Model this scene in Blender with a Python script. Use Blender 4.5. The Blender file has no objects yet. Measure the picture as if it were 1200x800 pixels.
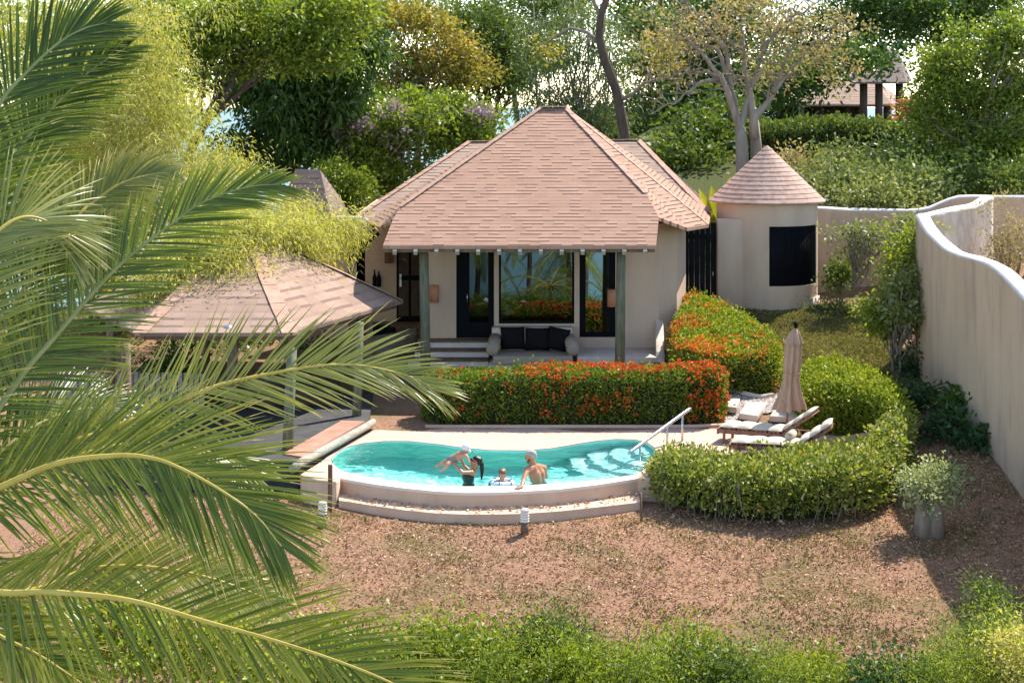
import bpy, bmesh, math, random
import numpy as np
from mathutils import Vector, Matrix, noise
rnd = random.Random(7)
rng = np.random.default_rng(11)
scene = bpy.context.scene
COL = scene.collection
F, CX, CY, CZ = 1900.0, 600.0, 120.0, 7.5          # focal length and horizon, in pixels of a 1200 px wide picture; eye height

def V(px, py, d):
    return Vector(((px-CX)/F*d, d, CZ-(py-CY)/F*d))
def G(px, py, z):
    return V(px, py, (CZ-z)*F/(py-CY))
def lerp(a, b, t): return a+(b-a)*t
def sstep(a, b, x):
    t = np.clip((x-a)/(b-a), 0, 1)
    return t*t*(3-2*t)

# ------------------------------------------------------------------ objects
def tag(o, label=None, cat=None, group=None, kind=None):
    if label: o['label'] = label
    if cat: o['category'] = cat
    if group: o['group'] = group
    if kind: o['kind'] = kind
    return o
def thing(name, label, cat, loc=(0, 0, 0), group=None, rz=0):
    o = bpy.data.objects.new(name, None)
    o.empty_display_size = .2
    o.location = loc
    o.rotation_euler = (0, 0, rz)
    COL.objects.link(o)
    return tag(o, label, cat, group)
def world_of(o):
    m = Matrix.Translation(o.location) @ o.rotation_euler.to_matrix().to_4x4()
    return m if o.parent is None else world_of(o.parent) @ o.matrix_parent_inverse @ m
def link(name, me, mat=None, parent=None, local=False):
    """local=False: the mesh is in world coordinates, so undo the parent's placement."""
    o = bpy.data.objects.new(name, me)
    COL.objects.link(o)
    if mat is not None:
        me.materials.append(mat)
    if parent is not None:
        o.parent = parent
        if not local:
            m = world_of(parent)
            inv = m.inverted()
            o.matrix_parent_inverse = inv
    return o
def copy_tree(o, parent=None):
    c = o.copy(); COL.objects.link(c)
    if parent is not None:
        c.parent = parent
        c.matrix_parent_inverse = o.matrix_parent_inverse.copy()
    for ch in list(o.children):
        copy_tree(ch, c)
    return c

class MB:
    """collects shapes and becomes ONE mesh"""
    def __init__(self): self.v = []; self.f = []; self.sm = []
    def add(self, vs, fs, smooth=False):
        n = len(self.v)
        self.v += [tuple(v) for v in vs]
        self.f += [tuple(i+n for i in f) for f in fs]
        self.sm += [smooth]*len(fs)
    def box(self, x0, x1, y0, y1, z0, z1, m=None):
        vs = [Vector((x, y, z)) for z in (z0, z1) for y in (y0, y1) for x in (x0, x1)]
        if m is not None: vs = [m @ v for v in vs]
        self.add(vs, [(0, 2, 3, 1), (4, 5, 7, 6), (0, 1, 5, 4), (2, 6, 7, 3), (0, 4, 6, 2), (1, 3, 7, 5)])
    def bar(self, a, b, w, h, up=Vector((0, 0, 1))):
        a = Vector(a); b = Vector(b); t = (b-a).normalized()
        s = t.cross(up)
        if s.length < 1e-4: s = t.cross(Vector((0, 1, 0)))
        s.normalize(); u = s.cross(t).normalized()
        vs = [p+s*x*w/2+u*y*h/2 for p in (a, b) for (x, y) in ((-1, -1), (1, -1), (1, 1), (-1, 1))]
        self.add(vs, [(3, 2, 1, 0), (4, 5, 6, 7), (0, 1, 5, 4), (1, 2, 6, 5), (2, 3, 7, 6), (3, 0, 4, 7)])
    def tube(self, pts, rad, n=10, cap=True, squash=1.0):
        pts = [Vector(p) for p in pts]
        if not hasattr(rad, '__len__'): rad = [rad]*len(pts)
        vs = []; fs = []; ref = Vector((.31, .87, .12)).normalized()
        for i, p in enumerate(pts):
            t = (pts[min(i+1, len(pts)-1)]-pts[max(i-1, 0)]).normalized()
            if abs(t.dot(ref)) > .95: ref = Vector((.9, -.1, .4)).normalized()
            s = t.cross(ref).normalized(); u = s.cross(t)
            for k in range(n):
                a = 2*math.pi*k/n
                vs.append(p+(s*math.cos(a)+u*math.sin(a)*squash)*rad[i])
        for i in range(len(pts)-1):
            for k in range(n):
                fs.append((i*n+k, i*n+(k+1) % n, (i+1)*n+(k+1) % n, (i+1)*n+k))
        if cap:
            fs.append(tuple(range(n-1, -1, -1))); fs.append(tuple((len(pts)-1)*n+k for k in range(n)))
        self.add(vs, fs, True)
    def lathe(self, prof, c=(0, 0, 0), n=24):
        c = Vector(c); vs = []; fs = []
        for (r, z) in prof:
            for k in range(n):
                a = 2*math.pi*k/n
                vs.append(c+Vector((r*math.cos(a), r*math.sin(a), z)))
        for i in range(len(prof)-1):
            for k in range(n):
                fs.append((i*n+k, i*n+(k+1) % n, (i+1)*n+(k+1) % n, (i+1)*n+k))
        fs.append(tuple(range(n-1, -1, -1))); fs.append(tuple((len(prof)-1)*n+k for k in range(n)))
        self.add(vs, fs, True)
    def prism(self, poly, z0, z1):
        """poly: (x, y) counter-clockwise; z0 / z1 numbers or lists"""
        n = len(poly)
        z0 = z0 if hasattr(z0, '__len__') else [z0]*n
        z1 = z1 if hasattr(z1, '__len__') else [z1]*n
        vs = [(p[0], p[1], z0[i]) for i, p in enumerate(poly)]+[(p[0], p[1], z1[i]) for i, p in enumerate(poly)]
        fs = [tuple(range(n-1, -1, -1)), tuple(range(n, 2*n))]
        for i in range(n):
            j = (i+1) % n
            fs.append((i, j, n+j, n+i))
        self.add(vs, fs)
    def mesh(self, name, bevel=0.0, seg=2):
        me = bpy.data.meshes.new(name)
        me.from_pydata(self.v, [], self.f)
        me.polygons.foreach_set('use_smooth', self.sm)
        if bevel:
            bm = bmesh.new(); bm.from_mesh(me)
            bmesh.ops.remove_doubles(bm, verts=bm.verts, dist=1e-5)
            es = [e for e in bm.edges if len(e.link_faces) == 2 and e.calc_face_angle(0) > .6]
            r = bmesh.ops.bevel(bm, geom=es, offset=bevel, segments=seg, profile=.5, affect='EDGES', clamp_overlap=True)
            for f in bm.faces: f.smooth = True
            bm.to_mesh(me); bm.free()
        return me
    def build(self, name, mat, parent=None, bevel=0.0, seg=2, local=False):
        return link(name, self.mesh(name, bevel, seg), mat, parent, local)

def np_mesh(name, v, f, attr=None):
    """quads or tris from arrays"""
    me = bpy.data.meshes.new(name)
    v = np.asarray(v, np.float32); f = np.asarray(f, np.int32)
    k = f.shape[1]
    me.vertices.add(len(v)); me.vertices.foreach_set('co', v.ravel())
    me.loops.add(f.size); me.loops.foreach_set('vertex_index', f.ravel())
    me.polygons.add(len(f))
    me.polygons.foreach_set('loop_start', np.arange(0, f.size, k, dtype=np.int32))
    me.polygons.foreach_set('loop_total', np.full(len(f), k, np.int32))
    if attr is not None:
        a = me.attributes.new('tone', 'FLOAT', 'FACE')
        a.data.foreach_set('value', np.asarray(attr, np.float32))
    me.update(calc_edges=True); me.validate()
    return me

# ------------------------------------------------------------------ materials
def nt(name):
    m = bpy.data.materials.new(name); m.use_nodes = True
    t = m.node_tree; t.nodes.clear()
    out = t.nodes.new('ShaderNodeOutputMaterial')
    return m, t, out
def N(t, kind, **kw):
    n = t.nodes.new(kind)
    for k, v in kw.items():
        if k.startswith('i_'):
            key = k[2:]
            key = int(key) if key.isdigit() else key.replace('_', ' ')
            n.inputs[key].default_value = v
        else:
            setattr(n, k, v)
    return n
def ramp(t, stops, interp='LINEAR'):
    r = t.nodes.new('ShaderNodeValToRGB'); r.color_ramp.interpolation = interp
    e = r.color_ramp.elements
    while len(e) < len(stops): e.new(.5)
    for i, (p, c) in enumerate(stops):
        e[i].position = p; e[i].color = (c[0], c[1], c[2], 1) if hasattr(c, '__len__') else (c, c, c, 1)
    return r
def mat_noise(name, stops, scale=4, detail=6, rough=.8, bump=.15, bscale=40, dist=.02, spec=.3, metallic=0, coord='Object', stretch=None, second=None):
    m, t, out = nt(name); L = t.links.new
    co = N(t, 'ShaderNodeTexCoord')
    src = co.outputs[coord]
    if stretch:
        mp = N(t, 'ShaderNodeMapping'); mp.inputs['Scale'].default_value = stretch
        L(src, mp.inputs['Vector']); src = mp.outputs[0]
    nz = N(t, 'ShaderNodeTexNoise', i_Scale=scale, i_Detail=detail, i_Roughness=.6); L(src, nz.inputs['Vector'])
    r = ramp(t, stops); L(nz.outputs['Fac'], r.inputs[0])
    p = N(t, 'ShaderNodeBsdfPrincipled', i_Roughness=rough, i_Metallic=metallic)
    p.inputs['Specular IOR Level'].default_value = spec
    colr = r.outputs[0]
    if second:
        sc2, amount, c2 = second
        n2 = N(t, 'ShaderNodeTexNoise', i_Scale=sc2, i_Detail=5.0); L(src, n2.inputs['Vector'])
        r2 = ramp(t, [(.5, 0), (.72, amount)]); L(n2.outputs['Fac'], r2.inputs[0])
        mx = N(t, 'ShaderNodeMix', data_type='RGBA'); L(r2.outputs[0], mx.inputs['Factor']); L(colr, mx.inputs['A'])
        mx.inputs['B'].default_value = (*c2, 1); colr = mx.outputs['Result']
    L(colr, p.inputs['Base Color'])
    if bump:
        b = N(t, 'ShaderNodeTexNoise', i_Scale=bscale, i_Detail=4.0); L(src, b.inputs['Vector'])
        bn = N(t, 'ShaderNodeBump', i_Strength=bump, i_Distance=dist); L(b.outputs['Fac'], bn.inputs['Height']); L(bn.outputs[0], p.inputs['Normal'])
    L(p.outputs[0], out.inputs[0])
    return m
def mat_leaf(name, stops, trans=.35, rough=.5, spec=.3, tint=(1.25, 1.2, .5)):
    m, t, out = nt(name); L = t.links.new
    a = N(t, 'ShaderNodeAttribute', attribute_name='tone')
    r = ramp(t, stops); L(a.outputs['Fac'], r.inputs[0])
    p = N(t, 'ShaderNodeBsdfPrincipled', i_Roughness=rough); p.inputs['Specular IOR Level'].default_value = spec
    tr = N(t, 'ShaderNodeBsdfTranslucent')
    mu = N(t, 'ShaderNodeMix', data_type='RGBA', blend_type='MULTIPLY'); mu.inputs['Factor'].default_value = 1; mu.inputs['B'].default_value = (*tint, 1)
    L(r.outputs[0], mu.inputs['A']); L(r.outputs[0], p.inputs['Base Color']); L(mu.outputs['Result'], tr.inputs['Color'])
    mx = N(t, 'ShaderNodeMixShader', i_0=trans); L(p.outputs[0], mx.inputs[1]); L(tr.outputs[0], mx.inputs[2])
    L(mx.outputs[0], out.inputs[0])
    return m
def mat_shingle(name, row, wid, c1, c2, dark=.45, strength=.6):
    """courses of asphalt shingles laid along the UV: u along the eave, v up the slope (metres)"""
    m, t, out = nt(name); L = t.links.new
    uv = N(t, 'ShaderNodeUVMap', uv_map='UVMap')
    sx = N(t, 'ShaderNodeSeparateXYZ'); L(uv.outputs[0], sx.inputs[0])
    def M(op, a, b=None):
        n = N(t, 'ShaderNodeMath', operation=op)
        for i, q in enumerate((a, b)):
            if q is None: continue
            if hasattr(q, 'is_linked') or hasattr(q, 'links'): L(q, n.inputs[i])
            else: n.inputs[i].default_value = q
        return n.outputs[0]
    wob = N(t, 'ShaderNodeTexNoise', i_Scale=1.3, i_Detail=2.0); L(uv.outputs[0], wob.inputs['Vector'])
    vv = M('ADD', sx.outputs[1], M('MULTIPLY', wob.outputs['Fac'], row*.22))
    v = M('DIVIDE', vv, row); ri = M('FLOOR', v); rf = M('FRACT', v)
    wn = N(t, 'ShaderNodeTexWhiteNoise', noise_dimensions='1D'); L(ri, wn.inputs['W'])
    u = M('ADD', M('DIVIDE', sx.outputs[0], wid), M('MULTIPLY', wn.outputs['Value'], 7.3)); ui = M('FLOOR', u); uf = M('FRACT', u)
    cb = N(t, 'ShaderNodeCombineXYZ'); L(ui, cb.inputs[0]); L(ri, cb.inputs[1])
    w2 = N(t, 'ShaderNodeTexWhiteNoise', noise_dimensions='2D'); L(cb.outputs[0], w2.inputs['Vector'])
    # raised laminated tabs: a step where one ends, a lip along every course
    tab = M('GREATER_THAN', w2.outputs['Value'], .5)
    big = N(t, 'ShaderNodeTexNoise', i_Scale=.7, i_Detail=5.0); L(uv.outputs[0], big.inputs['Vector'])
    fine = N(t, 'ShaderNodeTexNoise', i_Scale=60.0, i_Detail=3.0); L(uv.outputs[0], fine.inputs['Vector'])
    mixv = M('ADD', M('MULTIPLY', w2.outputs['Value'], .3), M('ADD', M('MULTIPLY', big.outputs['Fac'], .35), M('MULTIPLY', fine.outputs['Fac'], .25)))
    r = ramp(t, [(.25, c1), (.85, c2)]); L(mixv, r.inputs[0])
    lip = M('LESS_THAN', rf, .30)                                   # the dark butt edge of the course
    gap = M('MULTIPLY', M('LESS_THAN', uf, .04), .16)
    edge = M('MAXIMUM', M('MULTIPLY', lip, M('ADD', M('MULTIPLY', tab, .75), .22)), gap)
    mx = N(t, 'ShaderNodeMix', data_type='RGBA'); L(M('MULTIPLY', edge, strength), mx.inputs['Factor']); L(r.outputs[0], mx.inputs['A'])
    mx.inputs['B'].default_value = (c1[0]*dark*.7, c1[1]*dark*.62, c1[2]*dark*.62, 1)
    st = N(t, 'ShaderNodeTexNoise', i_Scale=2.1, i_Detail=7.0); L(uv.outputs[0], st.inputs['Vector'])
    sr = ramp(t, [(.5, 0), (.75, .35)]); L(st.outputs['Fac'], sr.inputs[0])
    m2 = N(t, 'ShaderNodeMix', data_type='RGBA'); L(sr.outputs[0], m2.inputs['Factor']); L(mx.outputs['Result'], m2.inputs['A'])
    m2.inputs['B'].default_value = (c1[0]*.62, c1[1]*.66, c1[2]*.7, 1)
    p = N(t, 'ShaderNodeBsdfPrincipled', i_Roughness=.9); p.inputs['Specular IOR Level'].default_value = .15
    L(m2.outputs['Result'], p.inputs['Base Color'])
    h = M('ADD', M('SUBTRACT', 1.0, rf), M('ADD', M('MULTIPLY', tab, .4), M('MULTIPLY', fine.outputs['Fac'], .3)))
    bn = N(t, 'ShaderNodeBump', i_Strength=.7, i_Distance=.02); L(h, bn.inputs['Height']); L(bn.outputs[0], p.inputs['Normal'])
    L(p.outputs[0], out.inputs[0])
    return m
def mat_plain(name, c, rough=.6, metallic=0, spec=.4):
    return mat_noise(name, [(.3, tuple(x*.88 for x in c)), (.7, tuple(min(1, x*1.08) for x in c))], scale=9, rough=rough, bump=.06, bscale=60, dist=.005, metallic=metallic, spec=spec)

M_stucco = mat_noise('stucco', [(.25, (.54, .40, .295)), (.75, (.655, .50, .382))], scale=1.1, rough=.92, bump=.35, bscale=14, dist=.02, spec=.1, stretch=(1, 1, .35), second=(2.0, .38, (.40, .305, .235)))
M_stucco_wall = mat_noise('stucco_weathered', [(.25, (.52, .37, .25)), (.75, (.64, .475, .34))], scale=1.3, rough=.92, bump=.4, bscale=10, dist=.025, spec=.1, stretch=(1, 1, .3), second=(2.4, .58, (.36, .27, .21)))
M_stucco_fair = mat_noise('stucco_pale', [(.25, (.58, .48, .41)), (.75, (.68, .575, .49))], scale=1.4, rough=.92, bump=.4, bscale=11, dist=.025, spec=.1, second=(2.2, .35, (.40, .335, .29)))
M_white = mat_noise('white_render', [(.3, (.66, .59, .53)), (.7, (.75, .69, .63))], scale=2, rough=.85, bump=.2, bscale=30, dist=.01, spec=.15, second=(3, .3, (.5, .44, .38)))
M_shingle = mat_shingle('shingle_pink', .145, .27, (.325, .19, .133), (.45, .285, .208), dark=.4, strength=.95)
M_shingle_big = mat_shingle('shingle_wide', .34, .5, (.275, .185, .138), (.41, .285, .22), dark=.5, strength=.6)
M_shingle_brown = mat_shingle('shingle_brown', .19, .30, (.30, .205, .155), (.46, .34, .265), strength=.9)
M_shingle_old = mat_shingle('shingle_weathered', .2, .4, (.20, .15, .135), (.30, .22, .19))
M_post = mat_noise('green_post', [(.3, (.075, .085, .052)), (.5, (.135, .145, .092)), (.72, (.21, .21, .14))], scale=5, rough=.8, bump=.4, bscale=20, stretch=(3, 3, .5), dist=.015, second=(4, .6, (.19, .145, .10)))
M_wood = mat_noise('brown_wood', [(.3, (.10, .06, .038)), (.7, (.20, .125, .08))], scale=6, rough=.7, bump=.3, bscale=24, stretch=(2, 2, .5), dist=.01)
M_wood_dark = mat_noise('dark_wood', [(.3, (.045, .028, .018)), (.7, (.09, .058, .038))], scale=6, rough=.6, bump=.2, bscale=24)
M_wood_pale = mat_noise('weathered_wood', [(.3, (.24, .21, .165)), (.7, (.40, .37, .30))], scale=7, rough=.85, bump=.4, bscale=18, stretch=(1, .5, 2), dist=.015)
M_teak = mat_noise('red_teak', [(.3, (.20, .085, .055)), (.7, (.30, .14, .09))], scale=5, rough=.6, bump=.15, bscale=30)
M_black = mat_plain('black_paint', (.004, .005, .008), rough=.6, spec=.08)
M_slats = mat_noise('black_slats', [(.35, (.004, .005, .007)), (.7, (.011, .012, .016))], scale=3, rough=.7, bump=.1, spec=.15)
M_blackcloth = mat_noise('black_cloth', [(.3, (.008, .007, .008)), (.7, (.018, .016, .017))], scale=30, rough=.95, bump=.2, bscale=120, dist=.004, spec=.1)
M_beige = mat_noise('taupe_cloth', [(.3, (.35, .29, .215)), (.7, (.43, .36, .275))], scale=12, rough=.95, bump=.2, bscale=90, dist=.005, spec=.1)
M_cream = mat_noise('cream_cloth', [(.3, (.53, .44, .34)), (.7, (.62, .53, .42))], scale=7, rough=.95, bump=.25, bscale=50, dist=.008, spec=.1)
M_parasol = mat_noise('parasol_cloth', [(.3, (.36, .225, .155)), (.7, (.50, .335, .245))], scale=5, rough=.95, bump=.25, bscale=14, stretch=(3, 3, .5), dist=.015, spec=.1)
M_lamp = mat_noise('lamp_paper', [(.3, (.50, .21, .11)), (.7, (.60, .28, .16))], scale=9, rough=.7, bump=.1)
M_shade = mat_plain('lamp_shade_white', (.75, .68, .55), rough=.8)
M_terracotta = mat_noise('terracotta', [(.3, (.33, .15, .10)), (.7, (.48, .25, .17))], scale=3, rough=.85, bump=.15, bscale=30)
M_deck_shaded = mat_noise('shaded_deck', [(.3, (.03, .03, .032)), (.7, (.065, .062, .06))], scale=3, rough=.8, bump=.2)  # dark grey deck, the shade on it put into its colour
M_steel = mat_plain('steel', (.55, .55, .56), rough=.3, metallic=.9)
M_plastic = mat_plain('white_plastic', (.78, .74, .68), rough=.4)
M_deck = mat_noise('deck_terrazzo', [(.2, (.47, .31, .235)), (.8, (.60, .42, .325))], scale=5, rough=.85, bump=.2, bscale=90, dist=.006, second=(1.2, .35, (.43, .34, .28)))
M_coping = mat_noise('coping', [(.2, (.66, .55, .48)), (.8, (.78, .68, .61))], scale=3, rough=.75, bump=.15, bscale=60, dist=.006, second=(3, .2, (.5, .38, .31)))
M_poolwall = mat_noise('pool_wall', [(.2, (.53, .365, .265)), (.8, (.63, .455, .345))], scale=2, rough=.88, bump=.2, bscale=50, dist=.01, stretch=(1, 1, .35), second=(3.5, .45, (.42, .29, .22)))
M_stone = mat_noise('paving_stone', [(.2, (.50, .39, .315)), (.8, (.64, .53, .45))], scale=4, rough=.85, bump=.3, bscale=30, dist=.01)
M_stonewall = mat_noise('mossy_stone', [(.25, (.085, .08, .06)), (.6, (.24, .21, .175)), (.8, (.35, .31, .26))], scale=3, rough=.9, bump=.6, bscale=9, dist=.04)
M_bark = mat_noise('bark_grey', [(.25, (.16, .125, .10)), (.75, (.34, .28, .235))], scale=3, rough=.95, bump=.6, bscale=12, stretch=(2, 2, .4), dist=.04)
M_bark_dark = mat_noise('bark_dark', [(.25, (.055, .042, .034)), (.75, (.14, .105, .085))], scale=3, rough=.95, bump=.6, bscale=12, stretch=(2, 2, .4), dist=.04)
M_bark_pale = mat_noise('bark_pale', [(.25, (.17, .135, .11)), (.75, (.36, .295, .245))], scale=2.5, rough=.95, bump=.5, bscale=9, stretch=(2, 2, .4), dist=.04)
M_hedge_core = mat_plain('twig_core_dark', (.035, .032, .016), rough=.95, spec=.1)
M_cap = mat_noise('ridge_shingle', [(.3, (.37, .225, .16)), (.7, (.50, .325, .245))], scale=3, rough=.9, bump=.3, bscale=40, spec=.1)

# ------------------------------------------------------------------ leaves
def unit(a): return a/np.maximum(np.linalg.norm(a, axis=1, keepdims=True), 1e-6)
def leaf_quads(P, D, L, W, tone, droop=.15):
    """one folded leaf per row: base, right, tip, left"""
    n = len(P); D = unit(D)
    R = rng.normal(size=(n, 3)); S = unit(np.cross(D, R)); U = np.cross(S, D)
    L = np.broadcast_to(np.asarray(L), (n,))[:, None]; W = np.broadcast_to(np.asarray(W), (n,))[:, None]
    mid = P+D*L*.45
    tip = P+D*L; tip[:, 2] -= (L*droop)[:, 0]
    v = np.stack([P, mid+S*W*.5+U*W*.18, tip, mid-S*W*.5+U*W*.18], 1).reshape(-1, 3)
    f = np.arange(n*4).reshape(n, 4)
    return v, f, tone
def leaf_object(name, parts, mat, parent=None, local=False):
    v = []; f = []; t = []; o = 0
    for (a, b, c) in parts:
        v.append(a); f.append(b+o); t.append(c); o += len(a)
    return link(name, np_mesh(name, np.concatenate(v), np.concatenate(f), np.concatenate(t)), mat, parent, local)
def clumps(blobs, ncl, per, size, leaf, aspect=.5, flat=.65, shell=.35, updir=.3, droop=.2, tones=(.15, .85)):
    """leaves in clumps spread through ellipsoids; blobs = [(centre, (rx, ry, rz), weight)]"""
    out = []; cents = []
    tot = sum(b[2] for b in blobs)
    for (c, r, w) in blobs:
        k = max(3, int(ncl*w/tot))
        d = unit(rng.normal(size=(k, 3)))
        rad = shell+(1-shell)*rng.random((k, 1))**.6
        sd_ = rng.random()*50; lob = np.array([1+.55*noise.noise(Vector((q[0]*1.9+sd_, q[1]*1.9, q[2]*1.9)))+.3*noise.noise(Vector((q[0]*4+sd_, q[1]*4, q[2]*4))) for q in d])[:, None]
        C = np.asarray(c)+d*rad*lob*np.asarray(r)
        sz = size*(.45+1.25*rng.random(k)**1.5)
        tn = rng.random(k)
        m = np.maximum(6, (per*(sz/size)**2*(.6+.8*rng.random(k))).astype(int))
        idx = np.repeat(np.arange(k), m)
        off = rng.normal(size=(len(idx), 3))*.5
        off[:, 2] *= flat
        P = C[idx]+off*sz[idx][:, None]
        D = unit(off)*.6+rng.normal(size=off.shape)*.6+np.array([0, 0, updir])
        t = np.clip(tones[0]+(tones[1]-tones[0])*(.55*tn[idx]+.45*rng.random(len(idx))), 0, 1)
        ll = leaf*(.6+.8*rng.random(len(idx)))
        out.append(leaf_quads(P, D, ll, ll*aspect, t, droop))
        cents.append(C)
    return out, np.concatenate(cents)
def limb(mb, a, b, r0, r1, wob=.08, n=7, seg=6, sag=0):
    a = Vector(a); b = Vector(b); L = (b-a).length; pts = []; rs = []
    ph = [rnd.uniform(0, 6.28) for _ in range(4)]
    for i in range(seg+1):
        t = i/seg; p = a.lerp(b, t)
        k = wob*L*math.sin(math.pi*t)
        p = p+Vector((math.sin(3*t+ph[0])*k, math.sin(3.4*t+ph[1])*k, math.sin(2.7*t+ph[2])*k*.6+sag*math.sin(math.pi*t)))
        pts.append(p); rs.append(lerp(r0, r1, t))
    mb.tube(pts, rs, n)
    return pts
def tree(name, label, base, fork, blobs, leafmat, bark, r0=.25, ncl=120, per=60, size=.7, leaf=.16, limbs=14, aspect=.5, group=None, trunk_pts=None, flat=.65, updir=.3, droop=.2, shell=.35, tones=(.1, .9), extra=None, cat='tree', twigs=True):
    root = thing(name, label, cat, base, group)
    mb = MB(); fork = Vector(fork)
    if trunk_pts:
        pts = [Vector(p) for p in trunk_pts]
        mb.tube(pts, [lerp(r0, r0*.6, i/(len(pts)-1)) for i in range(len(pts))], 9)
    else:
        limb(mb, Vector(base)-Vector((0, 0, .4)), fork, r0, r0*.62, .05, 9, 7)
    lv, C = clumps(blobs, ncl, per, size, leaf, aspect, flat, shell, updir, droop, tones)
    if limbs:
        for i in rng.choice(len(C), min(limbs, len(C)), replace=False):
            c = Vector(C[i]); st = fork
            pts = limb(mb, st, c, r0*.3, .02, .09, 6, 6)
            if twigs:
                for q in (2, 3, 4):
                    j = rng.integers(len(C)); c2 = Vector(C[j])
                    if (c2-pts[q]).length < 3.2: limb(mb, pts[q], c2, r0*.16+.01, .015, .1, 5, 4)
    mb.build('trunk', bark, root)
    leaf_object('crown', lv, leafmat, root)
    if extra: extra(root)
    return root
# ------------------------------------------------------------------ hedges
def poly_np(poly): return np.asarray([(p[0], p[1]) for p in poly], float)
def inside(poly, P):
    c = np.zeros(len(P), bool); n = len(poly)
    for i in range(n):
        a = poly[i]; b = poly[(i+1) % n]
        k = ((a[1] > P[:, 1]) != (b[1] > P[:, 1]))
        with np.errstate(divide='ignore', invalid='ignore'):
            xx = (b[0]-a[0])*(P[:, 1]-a[1])/(b[1]-a[1])+a[0]
        c ^= k & (P[:, 0] < xx)
    return c
def edge_dist(poly, P):
    d = np.full(len(P), 1e9); n = len(poly)
    for i in range(n):
        a = poly[i]; b = poly[(i+1) % n]; ab = b-a
        t = np.clip(((P-a)@ab)/(ab@ab), 0, 1)
        d = np.minimum(d, np.linalg.norm(P-(a+t[:, None]*ab), axis=1))
    return d
def smooth_poly(poly, it=2):
    p = poly_np(poly)
    for _ in range(it):
        q = []
        for i in range(len(p)):
            a = p[i]; b = p[(i+1) % len(p)]
            q += [a*.75+b*.25, a*.25+b*.75]
        p = np.array(q)
    return p
def value_noise(P, s, seed=0):
    return np.array([noise.noise(Vector((p[0]*s+seed, p[1]*s+seed*.7, (p[2] if len(p) > 2 else 0)*s))) for p in P])
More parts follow.
